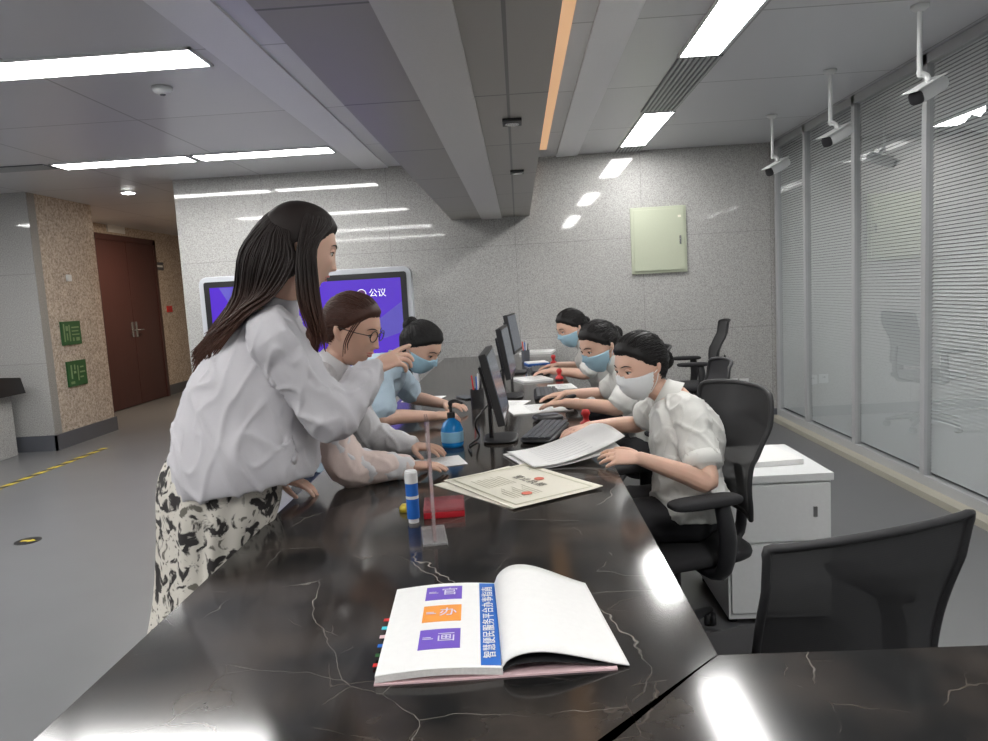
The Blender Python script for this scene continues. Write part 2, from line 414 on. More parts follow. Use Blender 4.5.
clight(-3.9, 3.55, -2.66, 3.83, 'wide ceiling light at upper left, left half of its row')
clight(-2.58, 5.95, -1.45, 6.2, 'right one of the two joined ceiling lights above the standing woman')
clight(-3.75, 5.95, -2.62, 6.2, 'left one of the two joined ceiling lights near the pillar')
clight(-3.9, .9, -1.45, 1.15, 'ceiling light across the hall behind the first row')
clight(-6.6, 4.6, -5.2, 4.85, 'ceiling light over the far left of the hall')
clight(-3.9, -1.2, -1.45, -.95, 'unseen ceiling light added across the hall furthest behind the camera')  # unseen panel added behind the camera as fill light
def vent(x0, y0, x1, y1, label):
    t = thing('ceiling_vent', label, 'vent', ((x0+x1)/2, (y0+y1)/2, CZ)); hx, hy = (x1-x0)/2, (y1-y0)/2
    MB().box((-hx, -hy, -.006), (hx, hy, 0)).build('backing', M['dark'], t)
    mb = MB(); n = max(4, int(2*min(hx, hy)/.03))
    for k in range(n):
        if hx > hy: y = -hy+(k+.5)*2*hy/n; mb.box((-hx, y-.007, -.012), (hx, y+.007, -.006))
        else: x = -hx+(k+.5)*2*hx/n; mb.box((x-.007, -hy, -.012), (x+.007, hy, -.006))
    mb.build('slats', M['alu'], t)
vent(.95, 4.24, 1.20, 5.48, 'slotted ceiling vent between the two light strips on the right')
vent(.97, 6.77, 1.21, 7.03, 'short slotted ceiling vent touching the granite wall')
vent(-4.6, 5.95, -3.8, 6.15, 'dark slotted ceiling vent left of the joined ceiling lights')
p = at(162, 87, z=CZ)
t = thing('smoke_detector', 'round white smoke detector on the ceiling at upper left', 'smoke detector', (p.x, p.y, CZ))
MB().lathe([(.055, 0), (.055, -.015), (.045, -.03), (.02, -.04)]).build('housing', M['white'], t, smooth=True)
MB().lathe([(.015, -.04), (.015, -.045)]).build('sensor', M['dark'], t)
p = at(128, 192, z=CZ)
t = thing('downlight', 'small round warm downlight in the corridor ceiling above the brown door', 'downlight', (p.x, p.y, CZ))
MB().lathe([(.08, 0), (.08, -.01), (.065, -.012)]).build('rim', M['white'], t)
MB().lathe([(.06, -.013), (.06, -.016)]).build('lamp', M['light'], t)
ld = bpy.data.lights.new('corridor_lamp', 'AREA'); ld.shape = 'DISK'; ld.size = .3; ld.energy = 50; ld.color = (1, .82, .62)
lo_ = bpy.data.objects.new('corridor_lamp', ld); COL.objects.link(lo_); lo_.location = (-4.5, 9.8, CZ-.03)

# window wall
ys = [7.0, 6.32, 5.42, 4.5, 3.58, 2.6, 1.6, .6, -.4, -2.4]
struct('wall_right', bx((WX+.12, -2.5, 0), (WX+.3, BY, CZ)), M['dark'])
mb = MB()
for y in ys: mb.box((WX-.02, y-.025, .1), (WX+.04, y+.025, CZ))
struct('window_frame', mb.box((WX-.02, -2.4, .04), (WX+.04, 7.03, .10)).box((WX-.02, -2.4, CZ-.06), (WX+.04, 7.03, CZ-.002)), M['alu'])
struct('trim_5', bx((WX-.10, -2.4, 0), (WX+.1, 7.03, .04)), mat('sill_stone', (.42, .40, .33), .4))
for k in range(len(ys)-1):
    y1, y0 = ys[k]-.025, ys[k+1]+.025
    mb = MB(); mb.add([(WX, y0, .1), (WX, y1, .1), (WX, y1, CZ-.06), (WX, y0, CZ-.06)], [(0, 1, 2, 3)])
    w = struct('window_%d' % (k+1), mb, M['glass'])
    mb = MB(); z = .12
    while z < CZ-.07:
        mb.add([(WX+.02, y0, z), (WX+.02, y1, z), (WX+.030, y1, z+.0185), (WX+.030, y0, z+.0185)], [(0, 1, 2, 3)]); z += .0215
    mb.build('blind_slats', M['blind'], w)

# double door
t = bpy.data.objects.new('door_1', None); COL.objects.link(t); t.location = (DX, 10.55, 0); t['kind'] = 'structure'
for s in (-1, 1):
    a, b = (0, .78) if s > 0 else (-.78, 0)
    d = MB().box((0, a+.005, .01), (.045, b-.005, 2.38)).build('door_leaf', M['door'], t, bevel=.004)
    MB().box((.045, .03*s+.0, 1.0), (.055, .08*s, 1.22)).tube([(.055, .055*s, 1.1), (.10, .055*s, 1.1), (.10, .16*s, 1.1)], .011, sub=2).build('door_handle', M['steel'], d)
MB().box((-.0, -.86, 0), (.06, -.78, 2.45)).box((0, .78, 0), (.06, .86, 2.45)).box((0, -.86, 2.38), (.06, .86, 2.46)).build('door_frame', M['door'], t)
def plaque(name, label, cat, px, py, w, h, m, X=DX, th=.02, extra=None):
    p = at(px, py, X=X)
    t = thing(name, label, cat, (X, p.y, p.z))
    MB().box((0, -w/2, -h/2), (th, w/2, h/2)).build('plate', m, t, bevel=.003)
    if extra:
        mb = MB()
        for (a, b, c, d) in extra: mb.box((th, -w/2+a*w, -h/2+b*h), (th+.002, -w/2+c*w, -h/2+d*h))
        mb.build('pictogram', M['pict'] if m is M['green'] else M['white'], t)
    return t
plaque('emergency_light', 'small white emergency light above the brown double door', 'emergency light', 115, 227, .45, .17, M['white'], extra=None)
plaque('door_sign', 'small dark room sign on the corridor wall right of the brown door', 'sign', 157, 266, .35, .12, M['dark'], extra=[(.1, .35, .9, .6)])
plaque('fire_alarm', 'red fire alarm box on the corridor wall beside the brown door', 'fire alarm', 158, 316, .14, .16, M['red'])
plaque('fire_alarm', 'red alarm bell plate, right of the other red box by the corridor', 'fire alarm', 169, 309, .16, .1, M['red'])
EX = [(.08, .15, .14, .9), (.2, .6, .32, .8), (.22, .2, .28, .5), (.36, .15, .42, .85), (.5, .7, .9, .76), (.5, .55, .86, .6), (.5, .4, .9, .45), (.52, .15, .6, .3), (.7, .15, .88, .3)]
plaque('safety_sign', 'upper green safety sign on the warm stone pillar', 'sign', 70, 333, .33, .25, M['green'], X=-4.8, extra=EX)
plaque('safety_sign', 'lower green safety sign on the warm stone pillar', 'sign', 76, 373, .33, .27, M['green'], X=-4.8, extra=[(.1, .1, .3, .2), (.15, .3, .22, .85), (.3, .5, .42, .6), (.34, .65, .40, .85), (.5, .2, .56, .8), (.62, .3, .8, .36), (.62, .5, .9, .56), (.66, .7, .84, .76)])
plaque('wall_plate', 'small white square plate on the pillar above the green signs', 'plate', 68, 278, .07, .07, M['white'], X=-4.8)
p = at(3, 380, Y=6.9)
t = thing('ticket_machine', 'grey ticket machine with dark slanted top at the far left edge by the pillar', 'machine', (p.x-.30, 6.85, 0))
MB().box((-.3, -.2, 0), (.25, .2, .62)).build('cabinet', M['wallgranite'], t, bevel=.01)
MB().prism([(-.25, .62), (.25, .62), (.2, .78), (-.25, .83)], -.3, .37, Matrix(((0,0,1,0),(1,0,0,0),(0,1,0,0),(0,0,0,1)))).build('screen_head', M['black'], t)

# electrical panel on back wall
t = thing('electrical_panel', 'pale green metal electrical box cover mounted on the granite wall', 'electrical panel', (1.35, BY, 1.765))
MB().box((-.26, -.025, -.31), (.26, 0, .31)).build('frame', M['panelgreen'], t, bevel=.004)
d = MB().box((-.235, -.037, -.285), (.235, -.025, .285)).build('door', M['panelgreen'], t, bevel=.004)
MB().box((.19, -.045, -.05), (.205, -.037, .03)).build('latch', M['steel'], d)
MB().box((.18, -.0395, .20), (.21, -.037, .22)).build('label_plate', M['cream'], d)
for k, px in enumerate((733, 744)):
    p = at(px, 383, Y=BY)
    t = thing('power_outlet', ['white wall socket left of its twin low on the granite wall', 'white wall socket right of its twin, nearest the window corner'][k], 'socket', (p.x, BY, p.z), 0, 'wall sockets')
    MB().box((-.043, -.01, -.043), (.043, 0, .043)).build('plate', M['white'], t, bevel=.003)
    MB().box((-.012, -.012, .005), (-.006, -.01, .022)).box((.006, -.012, .005), (.012, -.01, .022)).build('slots', M['black'], t)

# floor markings
t = thing('hazard_tape', 'yellow and black hazard tape strip stuck on the grey floor at left', 'floor tape', (-4.3, 5.6, 0))
MB().box((-.035, -1.6, .0005), (.035, 1.6, .0015)).build('tape', M['yellow'], t)
mb = MB()
for k in range(16): mb.prism([(-.035, -1.58+k*.2), (.035, -1.53+k*.2), (.035, -1.44+k*.2), (-.035, -1.49+k*.2)], .0016, .002)
mb.build('black_stripes', M['black'], t)
p = at(28, 541, z=0)
t = thing('floor_marker', 'round dark floor marker with yellow arrow on the grey floor at left', 'floor marker', (p.x, p.y, 0))
MB().lathe([(.075, .0005), (.075, .002)]).build('disc', M['black'], t)
MB().prism([(-.045, -.012), (.01, -.012), (.01, -.03), (.05, 0), (.01, .03), (.01, .012), (-.045, .012)], .0021, .003).build('arrow', M['yellow'], t)

# ------------------------------------------------------------ CCTV
for k, (px, py) in enumerate([(920, 5), (830, 70), (772, 115)]):
    p = at(px, py, z=CZ)
    t = thing('security_camera', ['white security camera on a ceiling pole nearest the viewer at upper right', 'white security camera on a ceiling pole, middle of the three by the windows', 'white security camera on a ceiling pole closest to the granite wall'][k], 'security camera', (p.x, p.y, CZ), 0, 'ceiling security cameras')
    MB().lathe([(.04, 0), (.04, -.012), (.02, -.03)]).build('mount', M['white'], t, smooth=True)
    MB().tube([(0, 0, -.02), (0, 0, -.32)], .012, sub=1).build('pole', M['white'], t, smooth=True)
    MB().tube([(0, 0, -.31), (.03, -.01, -.33), (.03, -.02, -.36)], .014).build('bracket', M['white'], t, smooth=True)
    Mx = Matrix.Translation((.035, -.02, -.395)) @ Matrix.Rotation(.45, 4, 'Z') @ Matrix.Rotation(-.42, 4, 'Y')
    h = MB().pillow((0, 0, 0), (.105, .040, .036), 6, Mx=Mx).build('housing', M['white'], t, smooth=True)
    MB().box((-.13, -.044, .032), (.095, .044, .039), Mx).build('hood', M['white'], h, bevel=.004)
    MB().pillow((-.10, 0, -.002), (.012, .036, .031), 3, Mx=Mx).build('lens', M['black'], h, smooth=True)

# ------------------------------------------------------------ counter
X0, X1, YC, YE = -.725, .29, 1.127, 6.85
t = thing('service_counter', 'long L shaped service counter with polished black veined marble top', 'counter', (0, 3, 0))
def wb(mb, name, m, **k): return mb.build(name, m, t, world=True, **k)
G = .0005
wb(MB().prism([(X0, 0), (X1-YC-G, 0), (X1-G, YC), (X1, YC+.002), (X1, YE), (X0, YE)], TZ-.05, TZ), 'marble_top', M['marble'], bevel=.001)
wb(MB().prism([(X1-YC+G, 0), (2.35, 0), (2.35, YC), (X1+G, YC)], TZ-.05, TZ), 'marble_top', M['marble'], bevel=.001)
wb(MB().box((-.52, .12, .08), (-.48, YE-.1, TZ-.05)), 'front_panel', M['marble'])
wb(MB().box((-.52, .10, .08), (2.3, .14, TZ-.05)), 'end_panel', M['marble'])
wb(MB().box((-.50, .14, 0), (-.44, YE-.1, .08)).box((-.5, .14, 0), (2.3, .2, .08)), 'plinth', M['dark'])
for y in (1.9, 3.15, 4.3, 5.5, YE-.14): wb(MB().box((-.48, y, 0), (.2, y+.03, TZ-.05)), 'divider_panel', M['dark'])

# white pedestal cabinet
t = thing('pedestal_cabinet', 'white metal drawer cabinet behind the seated woman in front', 'cabinet', (.965, 3.07, 0))
MB().box((-.20, -.28, .03), (.20, .22, .60)).build('body', M['white'], t, bevel=.004)
for k, (z0, z1) in enumerate(((.06, .335), (.345, .57))):
    d = MB().box((-.19, -.295, z0), (.19, -.28, z1)).build('drawer', M['white'], t, bevel=.003)
    if k: MB().box((.125, -.302, .44), (.14, -.295, .48)).build('lock', M['steel'], d)
MB().box((-.205, -.298, .58), (.205, .225, .61)).build('top_panel', M['white'], t, bevel=.004)
for sx in (-.17, .17):
    for sy in (-.22, .18): MB().lathe([(.02, 0), (.02, .03)], (sx, sy, 0)).build('foot', M['black'], t)

# ------------------------------------------------------------ papers
def paper(label, loc, rz, w=.21, h=.297, lines=12, th=.002, name='paper_sheet', m=None, group=None, cat='paper', curl=0):
    t = thing(name, label, cat, loc, rz, group)
    def f(u, v): return ((u-.5)*w, (v-.5)*h, th+.0004+curl*(max(0, abs(u-.5)-.25)*4)**2)
    MB().sheet(f, 16, 4, th).build('sheets', m or M['paper'], t)
    if lines:
        mb = MB(); rr = random.Random(int(abs(loc[0]*991+loc[1]*77)))
        for k in range(lines):
            y = h*.40-k*h*.8/lines
            x1 = w*(.38 if k % 4 else .1+.25*rr.random())
            z = th+.0008
            mb.add([(-w*.18, y, z), (min(x1, w*.22), y, z), (min(x1, w*.22), y-h*.012, z), (-w*.18, y-h*.012, z)], [(0, 1, 2, 3)])
        mb.build('printed_text', M['ink'], t)
    return t
paper('stack of white papers lying on the white drawer cabinet', (.955, 3.04, .61), .12, .28, .28, 0, .022, 'paper_stack')

# open booklet
O = at(506, 672, z=TZ)
t = thing('open_booklet', 'open booklet with purple and orange icons, blue title band and curled blank page', 'booklet', (O.x-.004, O.y-.015, TZ), .06)
PW, PH = .20, .335
def lp(u, v): return (-PW*(1-u), v*PH, .012+.006*math.sin(PI*u)+.002)
MB().box((-PW-.002, -.002, 0), (PW-.02, PH+.001, .003)).build('cover', M['pink'], t)
MB().sheet(lp, 20, 2, .0105).build('left_pages', M['paperedge'], t)
def lp2(u, v): a = lp(u, v); return (a[0], a[1], a[2]+.0012)
MB().sheet(lp2, 20, 2, .0008).build('top_page', M['paper'], t)
def onpage(u0, v0, u1, v1, dz=.0020):
    def f(u, v):
        a = lp(u0+(u1-u0)*u, v0+(v1-v0)*v); return (a[0], a[1], a[2]+dz)
    return f
icp = mat('icon_pale', (.68, .64, .82), .6)
for (v0, v1, m, ch) in ((.77, .95, 'purple', '官'), (.49, .69, 'orange', '办'), (.19, .40, 'purple', '画')):
    ic = MB().sheet(onpage(.31, v0, .66, v1), 6, 2, .0006).build('page_icon', M[m], t)
    q = lp(.54, (v0+v1)/2); zz = q[2]+.0032
    text('icon_symbol', ch, .034, icp, ic, Matrix.Translation((q[0], q[1], zz)), extrude=.0002)
    MB().box((q[0]-.040, q[1]-.003, zz-.0006), (q[0]-.022, q[1]-.001, zz-.0002)).box((q[0]-.040, q[1]+.002, zz-.0006), (q[0]-.026, q[1]+.004, zz-.0002)).build('icon_caption', icp, ic)
bd = MB().sheet(onpage(.83, .02, .99, .985), 4, 2, .0006).build('title_band', M['blue'], t)
q = lp(.91, .5)
text('band_lettering', '智慧便民服务平台办事指南', .0225, M['paper'], bd, Matrix.Translation((q[0], q[1], q[2]+.0036)) @ Matrix.Rotation(PI/2, 4, 'Z'), spacing=1.1)
def rp(u, v):
    z = .014+(.026+.016*v)*math.sin(PI*min(1, u**.60))**1.1*(1-.2*u)+.004*(1-u)
    return (PW*1.0*u*(1-.08*v)-.004*v, v*PH*.98+.005*u, max(.004, z-.010*u))
MB().sheet(rp, 30, 10, .0025).build('right_pages', M['paper'], t, smooth=True)
MB().sheet(lambda u, v: (rp(u, v)[0]*.96, rp(u, v)[1]*.985+.002, max(.004, rp(u, v)[2]*.55)), 24, 4, .002).build('under_page_shade', M['blackm'], t)  # black sheet stands in for the shade under the curled page
cl = [M['red'], M['green'], M['blue'], M['pink'], mat('cyan', (.05, .5, .6), .5)]
for k in range(6):
    y = .05+k*.030
    MB().box((-PW-.011, y, .004+k*.0015), (-PW+.004, y+.011, .0048+k*.0015)).build('index_tab', cl[k % 5], t)

# certificate
a, b, c, d = at(510, 512, z=TZ), at(600, 490, z=TZ), at(530, 463, z=TZ), at(445, 482, z=TZ)
ctr = (a+b+c+d)/4; e1 = (b-a); e2 = (d-a); rz = math.atan2(e1.y, e1.x)
W_, H_ = e1.length, e2.length
paper('plain cream sheet peeking out under the certificate', (ctr.x-.03, ctr.y-.0, TZ), rz+.12, W_*.98, H_*.95, 0, .0015, 'paper_sheet', M['cream'])
t = thing('certificate', 'cream business certificate with ornate border and red emblem on the marble', 'certificate', (ctr.x, ctr.y, TZ+.003), rz)
MB().sheet(lambda u, v: ((u-.5)*W_, (v-.5)*H_, .002+.012*max(0, u-.75)**2*4+.006*max(0, .25-v)), 14, 14, .0012).build('sheet', M['cream'], t)
mb = MB()
w2, h2 = W_/2-.02, H_/2-.02
for (x0, y0, x1, y1) in ((-w2, -h2, w2, -h2+.006), (-w2, h2-.006, w2, h2), (-w2, -h2, -w2+.006, h2), (w2-.006, -h2, w2, h2)): mb.box((x0, y0, .0045), (x1, y1, .005))
mb.build('ornate_border', M['gold'], t)
redf = mat('faded_red', (.66, .16, .10), .6)
MB().lathe([(.016, .0048), (.016, .0056)], (.072, .0, 0)).build('red_emblem', redf, t)
MB().lathe([(.016, .0048), (.016, .0056)], (-.05, -.11, 0)).build('red_seal', redf, t)
text('certificate_title', '营业执照', .036, mat('title_ink', (.14, .13, .11), .7), t, Matrix.Translation((.032, 0, .0055)) @ Matrix.Rotation(PI/2, 4, 'Z').inverted(), spacing=1.2, extrude=.0002)
mb = MB()
for k in range(9):
    mb.box((-.01-k*.012, -.13, .0048), (-.008-k*.012, -.02-.02*(k % 3), .0052)); mb.box((-.01-k*.012, .01, .0048), (-.008-k*.012, .12-.015*(k % 2), .0052))
mb.build('printed_text', M['gold'], t)

# held papers (staff 1)
t = thing('document_stack', 'white printed pages being leafed through by the seated masked woman in front', 'papers', (.12, 2.56, TZ), .35)
def fs(sh):
    def f(u, v): return ((u-.5)*.34, (v-.5)*.27+sh, .006+.05*max(0, u-.25)**1.5*(1.1)+.02*math.sin(PI*v)*u)
    return f
MB().sheet(fs(0), 18, 8, .004).build('sheets', M['paper'], t, smooth=True)
MB().sheet(lambda u, v: (lambda a: (a[0]+.012, a[1]-.012, a[2]+.009+.03*u*u))(fs(0)(u, v)), 18, 8, .001).build('top_sheet', M['paper'], t, smooth=True)
mb = MB()
for k in range(10):
    v = .12+k*.08
    pts = []
    f = fs(0)
    for j in range(6):
        u = .18+j*.10; a = f(u, v); b = f(u, v+.008); z = .0098+.03*u*u
        pts.append((V((a[0]+.012, a[1]-.012, a[2]+z)), V((b[0]+.012, b[1]-.012, b[2]+z))))
    for j in range(5): mb.add([pts[j][0], pts[j+1][0], pts[j+1][1], pts[j][1]], [(0, 1, 2, 3)])
mb.build('printed_text', mat('light_ink', (.4, .4, .42), .8), t)

for (px, py, rz, w, h, th, lab) in ((538, 409, .2, .30, .26, .004, 'white forms beside the second keyboard'), (436, 463, .3, .20, .15, .002, 'white form under the hand of the woman in glasses'), (424, 399, -.2, .21, .2, .002, 'white form the bowed woman in blue is filling in'), (533, 380, .3, .2, .24, .012, 'stack of white papers in front of the middle monitor'), (538, 353, -.2, .3, .3, .02, 'white papers at the far end of the counter by the last staff member'), (562, 388, .1, .15, .22, .01, 'white papers under the hands of the second staff member'), (512, 404, -.3, .15, .20, .003, 'white slip lying close behind the nearest monitor')):
    p = at(px, py, z=TZ); paper(lab, (p.x, p.y, TZ), rz, w, h, 8, th)

# ------------------------------------------------------------ small items
p = at(453, 446, z=TZ)
t = thing('sanitizer_bottle', 'clear bottle of blue hand sanitizer gel with black pump', 'bottle', (p.x, p.y, TZ))
MB().lathe([(.001, 0), (.040, .0), (.044, .01), (.044, .070), (.034, .095), (.014, .110), (.014, .12)]).build('bottle', M['bluegel'], t, smooth=True)
MB().lathe([(.0445, .020), (.0448, .022), (.0448, .060), (.0445, .062)]).build('label_wrap', mat('pale_blue_label', (.25, .50, .68), .4), t, smooth=True)
MB().lathe([(.016, .115), (.016, .135), (.006, .137), (.006, .165)]).build('pump_neck', M['black'], t)
MB().tube([(0, 0, .165), (0, 0, .175), (.02, 0, .18), (.045, 0, .17)], [.008, .009, .007, .005]).build('pump_head', M['black'], t, smooth=True)
p = at(414, 522, z=TZ)
t = thing('glue_stick', 'upright blue glue stick with white cap', 'glue stick', (p.x, p.y, TZ))
MB().lathe([(.001, 0), (.014, 0), (.014, .012)]).build('base_knob', M['white'], t)
MB().lathe([(.0168, .012), (.0168, .066)]).build('barrel', M['blue'], t)
MB().lathe([(.0170, .066), (.0170, .074)]).build('label_stripe', M['white'], t)
MB().lathe([(.0168, .074), (.0168, .108)]).build('barrel', M['blue'], t)
MB().lathe([(.0175, .108), (.0175, .136), (.015, .141), (.001, .141)]).build('cap', M['white'], t)
p = at(405, 511, z=TZ)
t = thing('plastic_cap', 'small yellow plastic cap beside the glue stick', 'cap', (p.x, p.y, TZ))
MB().lathe([(.001, 0), (.016, 0), (.015, .012), (.008, .02), (.001, .02)]).build('cap', M['yellow'], t, smooth=True)
p = at(443, 516, z=TZ)
t = thing('ink_pad', 'red ink pad in clear plastic case beside the acrylic stand', 'ink pad', (p.x, p.y+.04, TZ), .10)
MB().box((-.056, -.06, 0), (.056, .06, .016)).build('case', mat('pad_case_red', (.36, .012, .02), .25), t, bevel=.004)
MB().box((-.056, -.06, .0165), (.056, .06, .028)).build('lid', glass('pad_lid', (.90, .40, .44), .05, .05, .5, .15), t, bevel=.004)
p = at(434, 536, z=TZ)
t = thing('acrylic_sign_stand', 'clear acrylic display stand seen edge on beside the ink pad', 'sign stand', (p.x, p.y, TZ), .17)
MB().box((-.03, -.075, 0), (.03, .06, .008)).build('base', M['acrylbase'], t, bevel=.002)
for s in (-1, 1): MB().box((.0025*s-.0014, -.06, .008), (.0025*s+.0014, .06, .30)).build('upright_panel', M['acryl'], t)
MB().box((-.0038, -.062, .008), (.0038, -.060, .30)).build('panel_edge', M['acryledge'], t)

def keyboard(x, y, rz, label):
    t = thing('keyboard', label, 'keyboard', (x, y, TZ), rz, 'black keyboards')
    MB().pillow((0, 0, .012), (.20, .07, .011), 8).build('body', M['black'], t, smooth=True)
    mb = MB()
    for i in range(14):
        for j in range(5): mb.box((-.186+i*.0265, -.056+j*.0235, .022), (-.164+i*.0265, -.037+j*.0235, .028))
    mb.build('keys', M['dark'], t, bevel=.001)
keyboard(.085, 2.98, -PI/2-.25, 'black keyboard before the nearest monitor')
keyboard(.13, 4.08, -PI/2, 'black keyboard under the second staff member hands')
keyboard(.13, 5.28, -PI/2, 'black keyboard before the furthest monitor')
def monitor(x, y, rz, label, tilt=-.16, up=.0):
    t = thing('monitor', label, 'monitor', (x, y, TZ), rz, 'counter monitors')
    MB().pillow((0, 0, .008), (.10, .07, .008), 4).build('base', M['black'], t, smooth=True)
    MB().box((-.03, -.045, .01), (.03, -.03, .20)).build('stand', M['black'], t, bevel=.004)
    Mx = Matrix.Translation((0, -.01, .232+up)) @ Matrix.Rotation(-tilt, 4, 'X')
    h = MB().box((-.225, -.018, -.14), (.225, .012, .14), Mx).box((-.13, -.040, -.08), (.13, -.018, .09), Mx).build('housing', M['black'], t, bevel=.006)
    MB().box((-.213, .012, -.12), (.213, .0135, .128), Mx).build('screen', M['screend'], h)
    MB().tube([(.0, -.04, .15+up*.5), (.02, -.10, .08), (.0, -.09, .014), (.12, -.12, .006), (.25, -.10, .006)], .004, seg=8).build('cable', M['black'], t, smooth=True)
monitor(-.10, 2.92, -PI/2-.02, 'black monitor nearest the camera, seen almost edge on', -.22)
monitor(-.07, 4.1, -PI/2-.06, 'black monitor in the middle of the three on the counter', up=.03)
monitor(-.04, 5.3, -PI/2-.12, 'black monitor furthest along the counter', up=.06)
def mug(px, py, label, m, r=.035, h=.1, name='pen_holder', cat='pen holder', pens=4):
    p = at(px, py, z=TZ); t = thing(name, label, cat, (p.x, p.y, TZ))
    MB().lathe([(.001, 0), (r, 0), (r, h), (r-.004, h), (r-.004, .01), (.001, .01)]).build('cup', m, t)
    for k in range(pens):
        a = k*1.7; MB().tube([(.3*r*math.cos(a), .3*r*math.sin(a), .012), (.7*r*math.cos(a), .7*r*math.sin(a), h+.05+.01*k)], .004, sub=1).build('pen', [M['black'], M['blue'], M['red'], M['white']][k % 4], t)
mug(478, 408, 'black pen holder with pens behind the nearest monitor', M['black'])
mug(526, 362, 'dark pen holder with pens on the far counter', M['dark'])
p = at(548, 421, z=TZ)
t = thing('card_reader', 'black card reader lying between keyboard and documents', 'card reader', (p.x, p.y, TZ), .3)
MB().pillow((0, 0, .016), (.065, .05, .016), 6).build('body', M['black'], t, smooth=True)
MB().box((-.04, -.03, .031), (.04, .02, .0335)).build('card_slot', M['dark'], t)
t = thing('stapler', 'small black stapler beside the white forms before the second staff member', 'stapler', (.23, 3.72, TZ), .8)
MB().pillow((0, 0, .008), (.05, .016, .008), 5).build('base', M['black'], t, smooth=True)
MB().tube([(-.045, 0, .022), (0, 0, .036), (.048, 0, .040)], [.012, .014, .010]).build('arm', M['blackm'], t, smooth=True)
for k, (px, py) in enumerate([(573, 409), (588, 408)]):
    p = at(px, py, z=TZ)
    t = thing('roller_stamp', ['black and white roller stamp lying left of its twin before the front staff member', 'black and white roller stamp lying right of its twin before the front staff member'][k], 'stamp', (p.x, p.y, TZ), 1.1, 'roller stamps')
    Mx = Matrix.Translation((0, 0, .024)) @ Matrix.Rotation(PI/2, 4, 'Y')
    MB().lathe([(.001, -.05), (.02, -.05), (.024, -.03), (.024, .03), (.02, .05)], Mx=Mx).build('handle', M['black'], t, smooth=True)
    MB().lathe([(.0245, .005), (.0245, .055), (.001, .056)], Mx=Mx).build('stamp_end', M['white'], t)
for k, (x_, y_, lab) in enumerate([(.262, 3.10, 'red handled stamp by the front staff member hand'), (.24, 4.75, 'red stamp pad beyond the second staff member'), (.25, 5.75, 'small red stamp at the far end of the counter')]):
    t = thing('rubber_stamp', lab, 'stamp', (x_, y_, TZ))
    MB().lathe([(.001, 0), (.026, 0), (.026, .02), (.012, .03), (.012, .045), (.02, .06), (.014, .075), (.001, .078)]).build('handle', M['red'], t, smooth=True)
    MB().lathe([(.027, 0), (.027, .008)]).build('stamp_base', M['black'], t)
p = at(466, 398, z=TZ)
t = thing('smartphone', 'dark smartphone lying on the counter near the bowed woman', 'phone', (p.x, p.y, TZ), .5)
MB().pillow((0, 0, .004), (.036, .075, .004), 8).build('body', M['black'], t, smooth=True)
MB().box((-.032, -.068, .008), (.032, .068, .0085)).build('screen', M['screend'], t)
t = thing('document_folder', 'blue document folder lying near the far monitor', 'folder', (.12, 5.85, TZ), .2)
MB().box((-.09, -.08, 0), (.09, .08, .012)).build('cover', M['blue'], t, bevel=.003)
MB().box((-.085, -.075, .012), (.08, .075, .02)).build('papers', M['paper'], t)

# ------------------------------------------------------------ big display
def rrect(hx, hz, cz, r, n=8):
    pts = []
    for (sx, sz, a0) in ((1, 1, 0), (-1, 1, PI/2), (-1, -1, PI), (1, -1, 1.5*PI)):
        for k in range(n+1):
            a = a0+PI/2*k/n; pts.append((sx*(hx-r)+r*math.cos(a), cz+sz*(hz-r)+r*math.sin(a)))
    return pts
QM = Matrix(((1,0,0,0),(0,0,-1,0),(0,1,0,0),(0,0,0,1)))
t = thing('display_board', 'large interactive display with silver white frame showing a purple screen', 'display', (-1.84, 6.35, 0), .0)
MB().prism(rrect(.93, .545, 1.085, .07), -.04, .045, QM).build('casing', M['silver'], t, bevel=.006)
sc = MB().prism(rrect(.885, .50, 1.085, .02), .045, .052, QM).build('bezel', M['black'], t)
MB().box((-.835, -.054, .635), (.835, -.052, 1.535)).build('screen', M['screenp'], sc)
MB().prism([(-.75, 1.53), (-.55, 1.53), (-.2, .9), (-.4, .9)], .0545, .055, QM).build('screen_graphic', M['screenl'], sc)
MB().prism([(.6, 1.17), (.835, 1.33), (.835, 1.07), (.66, 1.02)], .0545, .055, QM).build('screen_graphic', M['screenl'], sc)
Rt = Matrix.Rotation(PI/2, 4, 'X')
text('screen_lettering', '公议', .075, M['screenw'], sc, Matrix.Translation((.63, -.056, 1.41)) @ Rt)
MB().lathe([(.042, 0), (.042, .001), (.032, .002), (.032, .001)], Mx=Matrix.Translation((.49, -.0545, 1.41)) @ Rt, seg=24).build('screen_emblem', M['screenw'], sc)
MB().lathe([(.036, .0022), (.036, .0030)], Mx=Matrix.Translation((.49, -.0545, 1.41)) @ Rt, seg=24).build('screen_emblem_core', mat('dark_emblem', (.15, .03, .2), .4), sc)
MB().box((-.5, -.03, .12), (-.44, .03, .56)).box((.44, -.03, .12), (.5, .03, .56)).box((-.5, -.02, .3), (.5, .02, .36)).build('stand', M['white'], t)
for s in (-1, 1): MB().box((s*.47-.07, -.3, .05), (s*.47+.07, .3, .12)).build('stand_foot', M['white'], t, bevel=.01)
for sx in (-.47, .47):
    for sy in (-.26, .26): MB().lathe([(.001, 0), (.03, .005), (.03, .045), (.01, .05)], (sx, sy, 0)).build('caster', M['black'], t)

